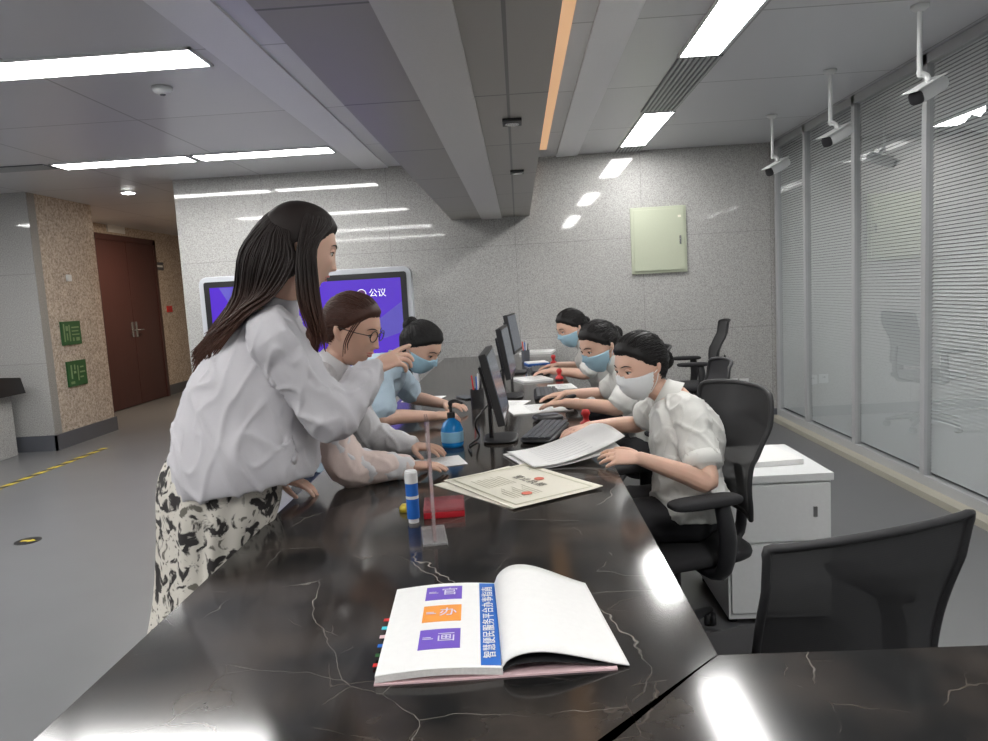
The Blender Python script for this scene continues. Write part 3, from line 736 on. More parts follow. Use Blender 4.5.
# ------------------------------------------------------------ office chairs
def office_chair(x, y, fwd, label, seat_z=.46, top=1.0, group='black mesh office chairs', armw=.27, flat=False, armh=.2):
    rz = math.atan2(fwd[1], fwd[0])-PI/2
    t = thing('office_chair', label, 'chair', (x, y, 0), rz, group)
    mb = MB()
    for k in range(5):
        a = 2*PI*k/5+.3; ca, sa = math.cos(a), math.sin(a)
        mb.tube([(0, 0, .10), (.15*ca, .15*sa, .095), (.29*ca, .29*sa, .065)], [.028, .022, .014], sub=2)
    mb.build('star_base', M['black'], t, smooth=True)
    for k in range(5):
        a = 2*PI*k/5+.3; ca, sa = math.cos(a), math.sin(a)
        Mx = Matrix.Translation((.29*ca, .29*sa, .027)) @ Matrix.Rotation(a+.5, 4, 'Z') @ Matrix.Rotation(PI/2, 4, 'X')
        MB().lathe([(.001, -.022), (.024, -.022), (.027, -.012), (.027, -.004), (.01, -.003), (.01, .003), (.027, .004), (.027, .012), (.024, .022), (.001, .022)], Mx=Mx, seg=16).build('caster', M['black'], t, smooth=True)
    MB().lathe([(.03, .09), (.03, .22), (.018, .22), (.018, seat_z-.06)]).build('gas_lift', M['black'], t)
    MB().box((-.1, -.12, seat_z-.075), (.1, .1, seat_z-.045)).build('seat_mechanism', M['black'], t, bevel=.01)
    MB().pillow((0, .02, seat_z-.02), (.235, .235, .035), 4.5, nu=48).build('seat', M['fabric'], t, smooth=True)
    z0 = seat_z+(.09 if not flat else .02); h = top-z0
    cv = .022 if flat else .05
    def bf(u, v):
        w = (.222+.026*v) if flat else (.212+.020*v-.02*abs(2*v-1)**6)
        return V((u*w, -.235-.07*v+(.02 if flat else .045)*math.sin(PI*min(1, v*1.3))+cv*u*u, z0+v*h-(0 if flat else .02*(u**4)*(v > .5))))
    mb = MB(); n = 18; rows = []
    for j in range(n+1): rows.append([bf(-1+2*i/n, j/n) for i in range(n+1)])
    vs = [q for r in rows for q in r]; mb.add(vs, [(j*(n+1)+i, j*(n+1)+i+1, (j+1)*(n+1)+i+1, (j+1)*(n+1)+i) for j in range(n) for i in range(n)])
    mb.build('back_mesh', M['mesh'], t, smooth=True)
    st = 1 if flat else 2
    per = [rows[0][i] for i in range(0, n+1, st)]+[rows[j][n] for j in range(st, n+1, st)]+[rows[n][i] for i in range(n-st, -1, -st)]+[rows[j][0] for j in range(n-st, 0, -st)]
    per.append(per[0])
    MB().tube(per, .009, sub=2 if flat else 3, seg=10).build('back_frame', M['blackm'], t, smooth=True)
    bs = MB().tube([(0, -.10, seat_z-.06), (0, -.25, seat_z-.04), (0, -.28, seat_z+.08), (0, -.265, z0+.3*h)], [.03, .03, .026, .020], flat=.5, ref=(0, 1, 0))
    bs.build('back_support', M['black'], t, smooth=True)
    for s in (-1, 1):
        a = MB().tube([(s*.12, 0, seat_z-.055), (s*armw, -.02, seat_z-.05), (s*(armw+.015), -.04, seat_z+.06), (s*armw, -.03, seat_z+armh-.015)], [.018, .022, .026, .022], flat=1.3, ref=(0, 1, 0)).build('armrest', M['black'], t, smooth=True)
        MB().pillow((s*armw, .03, seat_z+armh), (.042, .13, .018), 4).build('armrest_pad', M['fabric'], a, smooth=True)
    return t
a, b = at(770, 551, z=.86), at(974, 514, z=.86); dv = (b-a).normalized(); fw = V((-dv.y, dv.x, 0)); cc = (a+b)/2+fw*.29
office_chair(cc.x, cc.y, fw, 'empty black mesh office chair behind the near counter corner', .42, .86, flat=True, armh=.17, armw=.285)
office_chair(.52, 2.58, (-.95, -.30), 'black mesh office chair of the front staff woman in white', .455, .985, armw=.26)
office_chair(.74, 3.72, (-1, .05), 'black mesh office chair of the second staff woman', .455, .96)
office_chair(.70, 4.97, (-1, .05), 'black mesh office chair of the third staff woman', .455, .94)
office_chair(1.47, 6.3, (-.97, .12), 'empty black office chair in front of the granite wall', .48, 1.02)

t = thing('stool', 'round black stool under the bowed woman in blue', 'stool', (-1.02, 3.55, 0))
MB().pillow((0, 0, .44), (.17, .17, .03), 2).build('seat', M['fabric'], t, smooth=True)
for k in range(4):
    a = PI/4+k*PI/2; MB().tube([(.09*math.cos(a), .09*math.sin(a), .42), (.17*math.cos(a), .17*math.sin(a), .008)], .011, sub=1).build('leg', M['steel'], t)

# ------------------------------------------------------------ people
def g(v, m, s): return math.exp(-((v-m)/s)**2)
def hp(d, feat=1.0):
    x, y, z = d; p = 2.25
    r = 1/((abs(x)**p+abs(y)**p+abs(z)**p)**(1/p))
    px, py, pz = .073*x*r, .096*y*r, .116*z*r
    k = max(0, -z*r)
    px *= 1-.36*k**1.5
    if py < 0: py *= 1-.45*k
    else: py *= 1-.10*k; py += .014*k*k
    if z > 0 and y < 0: px *= 1.04; py *= 1.04
    if y > .15:
        t_ = min(1, max(0, (.022-pz)/.055)); fall = 1 if pz > -.033 else g(pz, -.033, .006)
        up = 1 if pz < .022 else g(pz, .022, .012)
        py += (.002+.019*t_*t_)*g(px, 0, .0075+.0060*t_)*fall*up
        if feat:
            py += .004*g(abs(px), .012, .005)*g(pz, -.030, .007)
            py -= .009*g(abs(px), .030, .015)*g(pz, .008, .012)
            py += .003*g(pz, .030, .010)*g(px, 0, .05)
            py += .0060*g(px, 0, .020)*(g(pz, -.054, .0055)+.9*g(pz, -.067, .0055))-.003*g(px, 0, .025)*g(pz, -.0605, .002)
            py -= .003*g(px, 0, .02)*g(pz, -.079, .006)
            py += .007*g(px, 0, .022)*g(pz, -.097, .014)
            py += .005*g(abs(px), .042, .018)*g(pz, -.020, .018)
    return V((px, py, pz))
ICO = {}
def ico(n):
    if n not in ICO:
        bm = bmesh.new(); bmesh.ops.create_icosphere(bm, subdivisions=n, radius=1)
        ICO[n] = ([v.co.normalized() for v in bm.verts], [tuple(v.index for v in f.verts) for f in bm.faces]); bm.free()
    return ICO[n]
def interp(xs, ys_, x):
    if x <= xs[0]: return ys_[0]
    for i in range(len(xs)-1):
        if x <= xs[i+1]: return ys_[i]+(ys_[i+1]-ys_[i])*(x-xs[i])/(xs[i+1]-xs[i])
    return ys_[-1]
def ss(a, b, x): t_ = min(1, max(0, (x-a)/(b-a))); return t_*t_*(3-2*t_)

def hand(mb, w, d, n, right, curl=.25, sc=.92, tc=.3):
    d = V(d).normalized(); n = V(n); n = (n-d*n.dot(d)).normalized()
    s = d.cross(n)*(1 if right else -1)
    rs = []
    for (l, a, b) in ((-.015, .024, .020), (.01, .027, .019), (.04, .036, .016), (.07, .041, .014), (.088, .037, .010)):
        c = w+d*l*sc
        rs.append([c+s*(a*sc*math.cos(2*PI*k/16))+n*(b*sc*math.sin(2*PI*k/16)) for k in range(16)])
    mb.rings(rs)
    L_ = [.070, .078, .072, .056]
    for i in range(4):
        base = w+d*((.078-[.002, 0, .004, .012][i])*sc)+s*((.030-.0198*i)*sc)
        dd = (d+s*(.13-.085*i)).normalized(); ang = 0; pts = [base]; cur = base
        for q, fr in enumerate((.45, .30, .25)):
            ang += (curl if not isinstance(curl, (list, tuple)) else curl[i])*(1 if q else .7)
            cur = cur+(dd*math.cos(ang)+n*math.sin(ang))*(L_[i]*fr*sc); pts.append(cur)
        mb.tube(pts, [.0088*sc, .0083*sc, .0078*sc, .0062*sc], seg=10, sub=3)
    base = w+d*.018*sc+s*.024*sc
    d0 = (d*.62+s*.72+n*.3).normalized(); d1 = (d*.85+s*.35+n*tc).normalized()
    p1 = base+d0*.036*sc; p2 = p1+(d0*.4+d1*.6)*.032*sc; p3 = p2+d1*.026*sc
    mb.tube([base, p1, p2, p3], [.0135*sc, .0115*sc, .0098*sc, .0072*sc], seg=10, sub=3)

def wr(amp, f=9, seed=0):
    def fn(co):
        x, y, z = co.x, co.y, co.z
        lo = noise.noise(V((x*f*.5+seed, y*f*.5, z*f*.35)))
        wv = noise.noise(V((x*5+seed, y*5, z*5+3)))*.5
        c1 = 1-abs(noise.noise(V(((x+z*.7)*f*1.3+wv+seed, y*f*.8, (z-x*.7)*f*.45))))*2.2
        c2 = 1-abs(noise.noise(V(((x-z*.4)*f*2.0+seed*2, y*f*1.6+wv, (z+x*.4)*f*.9+7))))*2.2
        return amp*(.45*lo+1.0*max(0, c1)**4+.55*max(0, c2)**4-.25)
    return fn

def person(label, base, P):
    base = V(base)
    root = thing('person', label, 'person', base)
    f = V(P['face']).normalized(); up = V(P.get('hup', (0, 0, 1))); xh = f.cross(up).normalized(); zh = xh.cross(f).normalized(); hc = V(P['head']); hs = P.get('hs', .97)
    def hw(l): return hc+(xh*l.x+f*l.y+zh*l.z)*hs
    sk = P.get('skin', M['skin'])
    pel, chest, neck = V(P['pel']), V(P['chest']), V(P['neck'])
    hd = V(P['hipd']).normalized(); sd = V(P['shd']).normalized()
    upv = (chest-pel).normalized()
    low = pel-upv*.10
    mid = (pel+chest)/2+V(P.get('bend', (0, 0, 0)))
    upc = chest.lerp(neck, .62)
    spine = [low, pel, mid, chest, upc, neck]; sides = [hd, hd, (hd+sd).normalized(), sd, sd, sd]
    mb = MB()
    mb.loft(spine, sides, [.11, .15, .11, .135, .125, .055], [.08, .10, .085, .105, .08, .05])
    nk = hw(V((0, -.018, -.075)))
    mb.tube([neck-(nk-neck).normalized()*.03, neck.lerp(nk, .5), nk], [.054, .045, .046], seg=16, sub=3)
    for sgn, k in ((1, 'R'), (-1, 'L')):
        sh, el, wt = V(P['sh'+k]), V(P['el'+k]), V(P['wr'+k])
        mb.tube([neck.lerp(sh, .35)-V((0, 0, .02)), sh, sh.lerp(el, .5), el, el.lerp(wt, .35), wt], [.045, .050, .040, .034, .034, .023], seg=14)
        hd_ = V(P['hd'+k]); hand(mb, wt, hd_, P['hn'+k], k == 'R', P.get('curl'+k, .25))
        hp_, kn, an = V(P['hip'+k]), V(P['kn'+k]), V(P['an'+k])
        mb.tube([hp_, hp_.lerp(kn, .5), kn, kn.lerp(an, .35), an], [.080, .068, .050, .046, .030], seg=14)
        ft = V(P['foot']).normalized()
        mb.tube([an-ft*.03-V((0, 0, an.z-.035)), an+ft*.06-V((0, 0, an.z-.035)), an+ft*.13-V((0, 0, an.z-.028))], [.032, .034, .026], seg=12)
    vs, fs_ = ico(6 if P.get('fine') else 5)
    mb.add([hw(hp(d)) for d in vs], fs_)
    for s in (-1, 1):
        mb.tube([hw(V((s*.070, -.006, .012))), hw(V((s*.079, -.016, .008))), hw(V((s*.078, -.012, -.012))), hw(V((s*.071, -.004, -.028)))], [.007, .010, .009, .006], seg=8, sub=3)
    body = mb.build('body', sk, root, world=True)
    remesh(body, P.get('vox', .0045), 1, None, .35)
    for k in 'RL':
        an = V(P['an'+k]); ft = V(P['foot']).normalized()
        MB().tube([an-ft*.035-V((0, 0, an.z-.040)), an+ft*.06-V((0, 0, an.z-.040)), an+ft*.145-V((0, 0, an.z-.036))], [.040, .042, .034], seg=14, flat=.95).build('shoe', P.get('shoe', M['black']), root, world=True, smooth=True)
    for s in (-1, 1):
        c = V((s*.030, .0760, .006))
        e = MB(); vv, ff = ico(3); e.add([hw(c+d*.0112) for d in vv], ff)
        eo = e.build('eye', M['eyew'], root, world=True, smooth=True)
        e = MB(); e.add([hw(c+V((0, .0060, -.0025))+d*.0064) for d in vv], ff); e.build('iris', M['iris'], eo, smooth=True)
        e = MB(); e.tube([hw(c+V((-s*.0145, .004, .001))), hw(c+V((-s*.006, .0088, .0074))), hw(c+V((s*.005, .0088, .0074))), hw(c+V((s*.0145, .003, .002)))], [.002, .0042, .0042, .002], seg=8); e.build('eyelid', sk, root, world=True, smooth=True)
        MB().tube([hw(c+V((-s*.0140, .0065, .0004))), hw(c+V((0, .0138, .0036))), hw(c+V((s*.0160, .0050, .0016)))], [.0008, .0016, .0012], seg=6).build('eyelashes', M['iris'], root, world=True)
        eb = []
        for (ex, ez) in ((.013, .0255), (.024, .029), (.036, .0295), (.048, .0245)):
            q = None
            for yv in [k*.04 for k in range(8, 50)]:
                hq = hp(V((ex/.073*.9, yv, ez/.116*.9)).normalized())
                if q is None or abs(hq.x-ex)+abs(hq.z-ez) < abs(q.x-ex)+abs(q.z-ez): q = hq
            eb.append(hw(V((s*q.x, q.y+.0006, q.z))))
        MB().tube(eb, [.0016, .0026, .0024, .0010], seg=6, flat=.8).build('eyebrow', M['hairb'], root, world=True)
    if not P.get('mask'):
        def ls(z): return max(hp(V((0, 1, t/60)).normalized()).y for t in range(-50, -20) if abs(hp(V((0, 1, t/60)).normalized()).z-z) < .006)
        sm = P.get('smile', 0)
        for z in (-.055, -.067):
            y = ls(z); cz_ = -.0605+.006*sm
            MB().tube([hw(V((-.022-.004*sm, y-.012, cz_))), hw(V((-.01, y-.002, z+.001*sm))), hw(V((0, y-.0008, z))), hw(V((.01, y-.002, z+.001*sm))), hw(V((.022+.004*sm, y-.012, cz_)))], [.0008, .0028, .0030, .0028, .0008], seg=8, flat=.9).build('lip', M['lip'], root, world=True, smooth=True)
    if P.get('mask'):
        vs, fs_ = ico(5); mbm = MB(); idx = {}; keep = []
        pts = [hp(d, 0) for d in vs]
        for ff in fs_:
            c = sum((pts[i] for i in ff), V())/3
            lim = -.016+.012*g(c.x, 0, .02)
            if c.y > .010+.25*max(0, -.06-c.z) and -.118 < c.z < lim: keep.append(ff)
        cen = V((0, 0, -.05)); nv = []
        for ff in keep:
            for i in ff:
                if i not in idx:
                    idx[i] = len(nv); q = pts[i]; dr = (q-cen).normalized()
                    o_ = .006+.007*ss(.03, .09, q.y)*(g(q.z, -.06, .035))+.0012*math.sin(q.z*420)
                    nv.append(hw(q+dr*o_))
        mbm.add(nv, [tuple(idx[i] for i in ff) for ff in keep])
        mk = mbm.build('face_mask', P['mask'], root, world=True, smooth=True)
        sol = mk.modifiers.new('thick', 'SOLIDIFY'); sol.thickness = .002; sol.offset = -1
        for s in (-1, 1):
            for zz in (-.028, -.085):
                MB().tube([hw(V((s*.060, .026, zz))), hw(V((s*.079, .004, zz*.55))), hw(V((s*.079, -.016, -.004)))], .0014, seg=6).build('ear_loop', P['mask'], mk)
    hm = P['hair']; st = P['style']
    if st == 'long': hy, hz = [-.1, -.06, -.02, .02, .045, .07, .1], [-.11, -.11, -.10, -.04, .03, .058, .068]
    else: hy, hz = [-.1, -.06, -.025, .0, .03, .06, .078, .1], [-.075, -.07, -.035, .004, .024, .052, .067, .072]
    vs, fs_ = ico(5); hb = MB(); nv = []
    for d in vs:
        q = hp(d, 0); m = ss(-.010, .016, q.z-interp(hy, hz, q.y)+.006*noise.noise(V(d)*9))
        th = .013 if st == 'long' else .007+.005*ss(.0, .09, q.z)
        nv.append(hw(q+V(d)*((-.006)+(th+.006)*m)))
    hb.add(nv, fs_)
    rr = random.Random(3)
    bunc = V(P.get('bun', (0, -.105, .03))) if st == 'bun' else V((0, -.10, -.01))
    if st != 'long':
        for i in range(380 if P.get('fine') else 240):
            a = rr.uniform(-1, 1)*2.3
            y0 = .088*math.cos(a) if abs(a) < 1.57 else .06*math.cos(a); x0 = .072*math.sin(a)
            z0 = interp(hy, hz, y0)+rr.uniform(-.002, .018)
            d0 = V((x0/.074, y0/.096, z0/.116)).normalized(); d1 = V((bunc.x/.074+rr.uniform(-.35, .35), bunc.y/.096, bunc.z/.116+rr.uniform(-.35, .35))).normalized()
            sw = .35 if a > -.25 else -.35
            dm = (d0+d1+V((sw*(1 if abs(a) < .9 else 0), 0, .6*(1-ss(.7, 1.3, abs(a)))+.05))).normalized()
            pts = []
            lift = rr.uniform(.007, .0105)
            for q in range(6):
                u = q/5; dd = ((1-u)**2*d0+2*u*(1-u)*dm*1.1+u*u*d1).normalized(); pts.append(hw(hp(dd, 0)+dd*((.001 if q == 0 else lift)+.0035*ss(.2, .8, dd.z))))
            hb.tube(pts, [.0007, .0014, .0016, .0016, .0016, .0016], seg=5, sub=3, round_=False)
    if st == 'bun':
        c = bunc; vv, ff = ico(4)
        hb.add([hw(c+V((d.x*.038, d.y*.032, d.z*.036))) for d in vv], ff)
        for i in range(60):
            w1 = V((rr.gauss(0, 1), rr.gauss(0, .6), rr.gauss(0, 1))).normalized(); w2 = w1.cross(V((rr.gauss(0, .3), 1, rr.gauss(0, .3)))).normalized()
            pts = []
            for q in range(6):
                an_ = q*.5; dd = w1*math.cos(an_)+w2*math.sin(an_); pts.append(hw(c+V((dd.x*.040, dd.y*.034, dd.z*.038))))
            hb.tube(pts, .0016, seg=5, sub=2, round_=False)
        hb.tube([hw(V((c.x, c.y*.8, c.z*.8))), hw(c)], [.03, .026])
    if st == 'tied':
        hb.tube([hw(V((0, -.085, -.01))), hw(V((0, -.125, -.03))), hw(V((0, -.13, -.09))), hw(V((0, -.115, -.15)))], [.024, .026, .022, .010], seg=14)
        for i in range(50):
            a0 = rr.uniform(0, 2*PI); r_ = rr.uniform(.018, .028)
            o_ = V((math.cos(a0)*r_, 0, math.sin(a0)*r_))
            hb.tube([hw(V((0, -.085, -.01))+o_*.9), hw(V((0, -.125, -.03))+V((o_.x, o_.z, 0))), hw(V((0, -.13, -.09))+V((o_.x, o_.z, 0))*.95), hw(V((0, -.115, -.16-rr.uniform(0, .02)))+V((o_.x, o_.z, 0))*.6)], [.0018, .002, .002, .001], seg=5, sub=3)
        for i in range(14):
            s = 1 if i % 2 else -1; j = rr.uniform(-.010, .010)
            hb.tube([hw(V((s*.060, .050+j, .058))), hw(V((s*.078, .038+j, .020))), hw(V((s*.080, .026+j, -.03))), hw(V((s*.072, .028+j, -.070+2*j)))], [.0012, .0016, .0014, .0005], seg=5, sub=4)
    if st == 'long':
        for (starts, path, n_, r_, bulge) in P['locks']:
            for i in range(n_):
                a = rr.random()
                j = V((rr.uniform(-1, 1), rr.uniform(-1, 1), rr.uniform(-1, 1)))
                s0 = V(starts[0]).lerp(V(starts[1]), a)
                if bulge: s0 = s0+V((.45, -.5, 0))*math.sin(PI*a)
                pp = [hw(hp(V((0, .15, 1)).lerp(s0.normalized(), .35).normalized(), 0)*1.10), hw(hp(s0.normalized(), 0)*(1.11+.05*rr.random()))]
                for q, (pa, pb) in enumerate(path):
                    bl_ = V((-.035, -.065, 0))*math.sin(PI*a)*[1.0, .5, .1, 0][q] if bulge else V()
                    pp.append(V(pa).lerp(V(pb), a)+j*.010+bl_)
                pp[-1] += V((0, 0, rr.uniform(-.015, .045)))
                rs_ = r_*rr.uniform(.7, 1.1)
                hb.tube(pp, [rs_*.7, rs_, rs_, rs_, rs_*.85, rs_*.4][:len(pp)], seg=5, sub=4, flat=.7, round_=False)
    hb.build('hair', hm, root, world=True, smooth=True)
    return root, dict(hw=hw, spine=spine, sides=sides, low=low, mid=mid, upc=upc)

def garment(root, name, m, P, K, A, B, sleeves=('full', .018), start=1, extra=None, vox=.008, wamp=.006, collar=True, hem=None, seed=0, wf=9, path=None):
    if path:
        sp = [V(q) for q in path]; sdv = [K['sides'][-1]]*len(sp)
    else:
        sp = K['spine'][start:]; sdv = K['sides'][start:]
        if hem is not None: sp = [V(hem)]+list(sp); sdv = [sdv[0]]+list(sdv)
        sp = sp[:-1]+[sp[-1].lerp(sp[-2], .10)]
    if len(sp) != len(A): print('LEN MISMATCH', name, len(sp), len(A))
    mb = MB(); mb.loft(sp, sdv, A, B, p=2.3)
    for k in 'RL':
        sh, el, wt = V(P['sh'+k]), V(P['el'+k]), V(P['wr'+k]); i = sleeves[1]; nk = sp[-1]
        if sleeves[0] == 'full':
            pts = [nk.lerp(sh, .35)-V((0, 0, .02)), sh]; rad = [.045+i, .050+i]
            for q in range(1, 5): pts.append(sh.lerp(el, q/5)); rad.append((.050-.008*q/5+i*(1+.1*q/5))*(1+.045*(-1)**q*(q/5)))
            pts.append(el); rad.append(.040+i*1.2)
            for q in range(1, 6): pts.append(el.lerp(wt, q/6)); rad.append((.042-.015*q/6+i*(1.2-.3*q/6))*(1+.06*(-1)**q))
            pts.append(el.lerp(wt, .95)); rad.append(.026+i*.8)
            mb.tube(pts, rad, seg=18, sub=4)
        else:
            mb.tube([nk.lerp(sh, .35)-V((0, 0, .02)), sh, sh.lerp(el, .35), sh.lerp(el, sleeves[2])], [.045+i, .050+i, .048+i, .048+i*1.2], seg=16, sub=4)
    if extra: extra(mb)
    o = mb.build(name, m, root, world=True)
    remesh(o, vox, 5, wr(wamp, wf, seed=seed), .5)
    if collar:
        nk = K['spine'][-1]; hwn = K['hw'](V((0, -.02, -.08))); d = (hwn-nk).normalized(); s_ = K['sides'][-1]; s_ = (s_-d*s_.dot(d)).normalized(); f_ = d.cross(s_)
        rs = []
        for (l, r) in ((-.025, .072), (.012, .060), (.036, .056), (.037, .051), (.0, .053)):
            rs.append([nk+d*l+s_*(r*math.cos(2*PI*q/28))+f_*(r*.95*math.sin(2*PI*q/28)) for q in range(28)])
        MB().rings(rs, caps=False).build('collar', m, o, smooth=True)
    return o
def trousers(root, m, P, K):
    mb = MB(); mb.loft([K['spine'][0], K['spine'][1], K['spine'][1].lerp(K['mid'], .5)], K['sides'][:3], [.12, .155, .118], [.09, .106, .088])
    for k in 'RL':
        a, b, c = V(P['hip'+k]), V(P['kn'+k]), V(P['an'+k])
        mb.tube([a, a.lerp(b, .5), b, b.lerp(c, .5), b.lerp(c, .93)], [.086, .080, .066, .060, .052], seg=16)
    o = mb.build('trousers', m, root, world=True); remesh(o, .009, 4, wr(.003, 10), .5); return o

# --- standing woman (customer one)
P = dict(head=at(299, 249, Y=2.0), face=(.82, .36, -.26), hs=1.0, fine=True, vox=.0038,
  pel=(-.86, 2.0, .90), chest=(-.74, 2.0, 1.16), neck=(-.665, 2.0, 1.365), hipd=(.43, -.9, 0), shd=(.43, -.9, 0),
  shR=(-.635, 1.865, 1.285), elR=at(334, 420, Y=1.90), wrR=at(372, 370, Y=2.05), hdR=(.75, .25, .34), hnR=(.35, .5, -.6), curlR=[.1, .5, .6, .7],
  shL=(-.775, 2.14, 1.29), elL=(-.82, 2.22, 1.04), wrL=(-.78, 2.20, .835), hdL=(.85, .1, -.28), hnL=(-.2, 0, -1),
  hipR=(-.87, 1.93, .87), hipL=(-.92, 2.08, .87), knR=(-.87, 1.92, .48), knL=(-.91, 2.10, .48), anR=(-.92, 1.92, .08), anL=(-1.0, 2.1, .08), foot=(.9, .3, 0),
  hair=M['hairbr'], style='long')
W_ = lambda x, y, Y: at(x, y, Y=Y)
P['locks'] = [
  (((-.55, -.75, .55), (.95, -.35, .2)), [(W_(250, 250, 2.08), W_(292, 262, 1.875)), (W_(236, 300, 2.08), W_(272, 294, 1.87)), (W_(212, 335, 2.03), W_(246, 312, 1.86)), (W_(195, 370, 2.0), W_(212, 352, 1.88))], 640, .0032, True),
  (((.9, -.1, .6), (.72, .62, .62)), [(W_(298, 250, 1.88), W_(315, 247, 1.90)), (W_(298, 285, 1.85), W_(317, 285, 1.90)), (W_(302, 308, 1.85), W_(321, 312, 1.90)), (W_(310, 328, 1.87), W_(326, 344, 1.90))], 170, .0030, False),
]
root, K = person('woman with long hair in pale grey jacket and floral skirt leaning over the counter', (-.95, 2.0, 0), P)
jk = garment(root, 'jacket', M['jacket'], P, K, [.19, .20, .19, .175, .13, .075], [.20, .20, .185, .155, .105, .07], ('full', .018),
  path=[(-.785, 1.99, .885), (-.787, 1.99, .94), (-.772, 2.0, 1.06), (-.735, 2.0, 1.18), (-.70, 2.0, 1.275), (-.68, 2.0, 1.345)], wamp=.010, seed=3, wf=8, vox=.0065)
mb = MB()
mb.loft([(-.83, 2.0, 1.0), (-.865, 2.0, .88), (-.905, 2.0, .70), (-.915, 2.0, .50), (-.95, 2.0, .25)], [V((.43, -.9, 0))]*5, [.14, .185, .185, .21, .245], [.12, .165, .148, .17, .20], seg=120, sub=8, fn=lambda a, u: 1+.07*u*math.sin(11*a+2*math.sin(3*a))+.025*u*math.sin(23*a))
mb.build('skirt', M['skirt'], root, world=True, smooth=True)

# --- woman with glasses (customer two)
P = dict(head=at(351, 330, Y=2.5), face=(.90, -.20, -.30), fine=True, vox=.0038, hs=1.03, smile=1,
  pel=(-1.10, 2.52, .90), chest=(-.82, 2.52, 1.03), neck=(-.665, 2.50, 1.145), hipd=(0, -1, 0), shd=(0, -1, 0),
  shR=(-.70, 2.34, 1.10), elR=(-.575, 2.29, .835), wrR=(-.40, 2.36, .808), hdR=(.9, .25, -.02), hnR=(0, 0, -1), curlR=.22,
  shL=(-.70, 2.68, 1.10), elL=(-.60, 2.78, .84), wrL=(-.42, 2.68, .81), hdL=(.85, -.4, 0), hnL=(0, 0, -1),
  hipR=(-1.10, 2.44, .86), hipL=(-1.10, 2.60, .86), knR=(-1.0, 2.44, .48), knL=(-1.02, 2.62, .48), anR=(-1.08, 2.44, .08), anL=(-1.10, 2.62, .08), foot=(1, 0, 0),
  hair=M['hairr'], style='tied', skin=M['skin2'])
root, K = person('woman with brown tied hair and glasses leaning on the counter beside the standing woman', (-1.08, 2.52, 0), P)
garment(root, 'cardigan', M['greywhite'], P, K, [.175, .15, .165, .155, .07], [.13, .125, .14, .11, .065], ('full', .014), start=1, wamp=.008, seed=9, vox=.007)
mb = MB(); mb.tube([V(P['elR']).lerp(V(P['shR']), .5), P['elR'], V(P['elR']).lerp(V(P['wrR']), .3), V(P['elR']).lerp(V(P['wrR']), .5), V(P['elR']).lerp(V(P['wrR']), .7), V(P['elR']).lerp(V(P['wrR']), .96)], [.060, .064, .056, .056, .049, .042], seg=16)
o = mb.build('sleeve', M['cardigan'], root, world=True); remesh(o, .007, 4, wr(.005, 11), .5)
trousers(root, M['jeans'], P, K)
hw = K['hw']; gl = MB()
for s in (-1, 1):
    ring = [hw(V((s*(.032+.023*math.cos(a)), .1005-.006*abs(math.cos(a)*.5+.5)*.8, .006+.018*math.sin(a)))) for a in [2*PI*k/20 for k in range(21)]]
    gl.tube(ring, .0017, seg=6, sub=1)
    gl.tube([hw(V((s*.054, .095, .010))), hw(V((s*.076, .05, .010))), hw(V((s*.082, -.012, .012)))], .0016, seg=6)
gl.tube([hw(V((-.010, .103, .008))), hw(V((0, .107, .010))), hw(V((.010, .103, .008)))], .0016, seg=6)
gl.build('glasses', M['black'], root, world=True)

# --- bowed woman (customer three)
P = dict(head=at(420, 347, Y=3.5), face=(.70, -.32, -.50), hs=1.04,
  pel=(-1.0, 3.55, .57), chest=(-.76, 3.52, .93), neck=(-.60, 3.50, 1.055), hipd=(0, -1, 0), shd=(0, -1, 0), bend=(-.03, 0, .02),
  shR=(-.66, 3.33, 1.02), elR=(-.64, 3.24, .835), wrR=(-.42, 3.34, .81), hdR=(.9, .2, -.02), hnR=(0, .3, -1), curlR=.45,
  shL=(-.66, 3.67, 1.02), elL=(-.58, 3.80, .84), wrL=(-.40, 3.68, .81), hdL=(.8, -.5, 0), hnL=(0, 0, -1),
  hipR=(-1.0, 3.47, .55), hipL=(-1.0, 3.63, .55), knR=(-.61, 3.45, .52), knL=(-.61, 3.65, .52), anR=(-.68, 3.45, .08), anL=(-.68, 3.65, .08), foot=(1, 0, 0),
  hair=M['hairb'], style='bun', bun=(0, -.095, .065), mask=M['maskb'])
root, K = person('seated woman in light blue shirt and blue mask bowed over a form', (-1.0, 3.55, 0), P)
garment(root, 'shirt', M['bluewhite'], P, K, [.175, .15, .17, .155, .07], [.13, .12, .135, .11, .065], ('short', .014, .8), start=1, wamp=.006, seed=2)
trousers(root, M['jeans'], P, K)

# --- staff one
P = dict(head=at(641, 366, Y=2.7), face=(-.83, -.46, -.22), fine=True, vox=.0038, hs=1.02,
  pel=(.575, 2.58, .575), chest=(.585, 2.655, .80), neck=(.54, 2.70, .950), hipd=(.2, 1, 0), shd=(.05, 1, 0),
  shL=(.575, 2.545, .905), elL=(.60, 2.40, .70), wrL=(.37, 2.36, .80), hdL=(-.9, .12, .10), hnL=(-.1, .45, -.8), curlL=.3,
  shR=(.545, 2.855, .905), elR=(.47, 2.96, .80), wrR=(.25, 2.86, .815), hdR=(-.8, -.5, -.02), hnR=(0, 0, -1), curlR=.25,
  hipL=(.57, 2.50, .55), hipR=(.60, 2.66, .55), knL=(.19, 2.52, .53), knR=(.21, 2.69, .53), anL=(.24, 2.53, .08), anR=(.24, 2.69, .08), foot=(-1, .1, 0),
  hair=M['hairb'], style='bun', bun=(0, -.105, -.01), mask=M['maskw'])
root, K = person('front staff woman in white blouse and white mask leafing through papers', (.6, 2.6, 0), P)
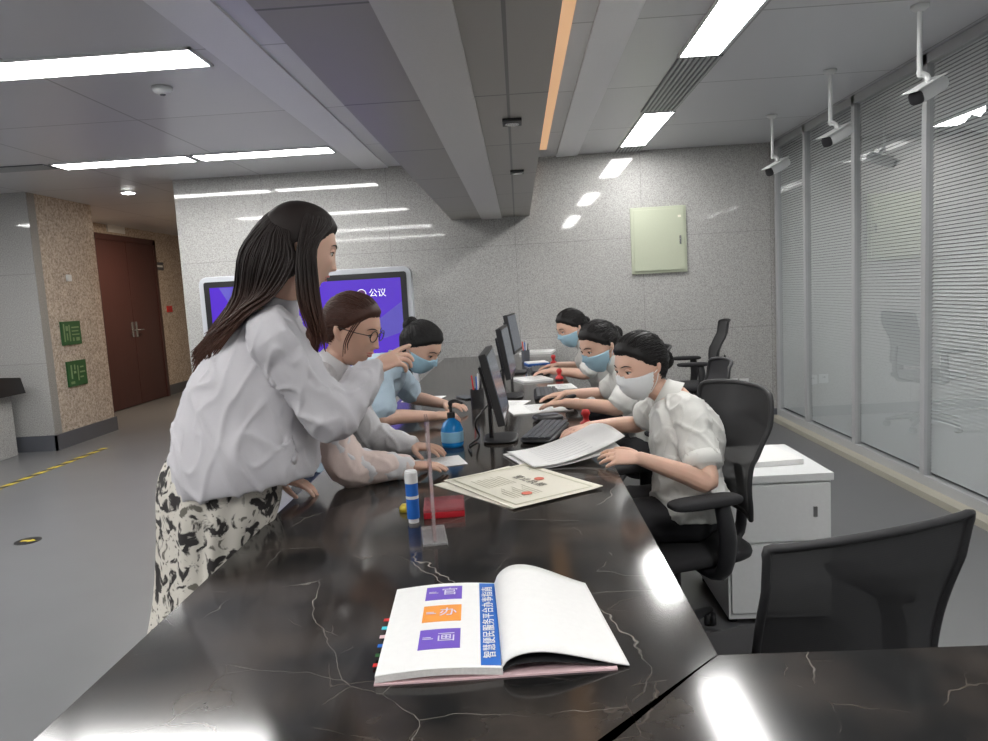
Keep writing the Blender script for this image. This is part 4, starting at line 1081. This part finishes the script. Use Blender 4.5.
bl = garment(root, 'blouse', M['blouse'], P, K, [.175, .175, .15, .16, .14, .064], [.145, .145, .12, .135, .10, .060], ('short', .014, .62), start=1, wamp=.008, seed=5, hem=(.575, 2.575, .545), vox=.006, wf=11)
el, sh = V(P['elL']), V(P['shL'])
MB().tube([sh.lerp(el, .62), sh.lerp(el, .80)], [.0655, .066], seg=20, sub=1, round_=False).build('cuff', M['blouse'], bl, smooth=True)
trousers(root, M['pants'], P, K)
# --- staff two
P = dict(head=at(600, 346, Y=3.6), face=(-.80, -.42, -.32), hs=1.03,
  pel=(.66, 3.6, .575), chest=(.58, 3.6, .83), neck=(.475, 3.58, .975), hipd=(0, 1, 0), shd=(0, 1, 0),
  shL=(.52, 3.42, .915), elL=(.44, 3.36, .80), wrL=(.20, 3.47, .82), hdL=(-.9, .3, -.05), hnL=(0, 0, -1),
  shR=(.52, 3.74, .915), elR=(.44, 3.84, .80), wrR=(.22, 3.76, .82), hdR=(-.9, .1, -.05), hnR=(0, 0, -1),
  hipL=(.66, 3.52, .55), hipR=(.66, 3.68, .55), knL=(.24, 3.52, .53), knR=(.26, 3.70, .53), anL=(.28, 3.52, .08), anR=(.28, 3.7, .08), foot=(-1, 0, 0),
  hair=M['hairb'], style='bun', bun=(0, -.105, .02), mask=M['maskb'])
root, K = person('second staff woman in white blouse and blue mask typing', (.6, 3.6, 0), P)
garment(root, 'blouse', M['blouse'], P, K, [.165, .14, .16, .14, .066], [.13, .115, .13, .10, .061], ('short', .014, .75), start=1, wamp=.006, seed=6)
trousers(root, M['pants'], P, K)
# --- staff three
P = dict(head=at(572, 328, Y=4.95), face=(-.84, -.34, -.30), hs=1.05,
  pel=(.62, 4.97, .575), chest=(.54, 4.97, .84), neck=(.43, 4.96, .985), hipd=(0, 1, 0), shd=(0, 1, 0),
  shL=(.48, 4.80, .93), elL=(.42, 4.74, .80), wrL=(.20, 4.87, .82), hdL=(-.9, .3, -.05), hnL=(0, 0, -1),
  shR=(.48, 5.12, .93), elR=(.42, 5.22, .80), wrR=(.25, 5.12, .83), hdR=(-.9, .1, -.05), hnR=(0, 0, -1),
  hipL=(.62, 4.88, .55), hipR=(.62, 5.04, .55), knL=(.22, 4.88, .53), knR=(.22, 5.06, .53), anL=(.26, 4.88, .08), anR=(.26, 5.06, .08), foot=(-1, 0, 0),
  hair=M['hairb'], style='bun', bun=(0, -.105, .0), mask=M['maskb'])
root, K = person('third staff woman in white blouse and blue mask at the far end of the counter', (.58, 4.97, 0), P)
garment(root, 'blouse', M['blouse'], P, K, [.165, .14, .16, .14, .066], [.13, .115, .13, .10, .061], ('short', .014, .75), start=1, wamp=.006, seed=8)
trousers(root, M['pants'], P, K)

w = bpy.data.worlds.new('world'); S.world = w; w.use_nodes = True
w.node_tree.nodes['Background'].inputs[0].default_value = (.5, .52, .55, 1); w.node_tree.nodes['Background'].inputs[1].default_value = .3
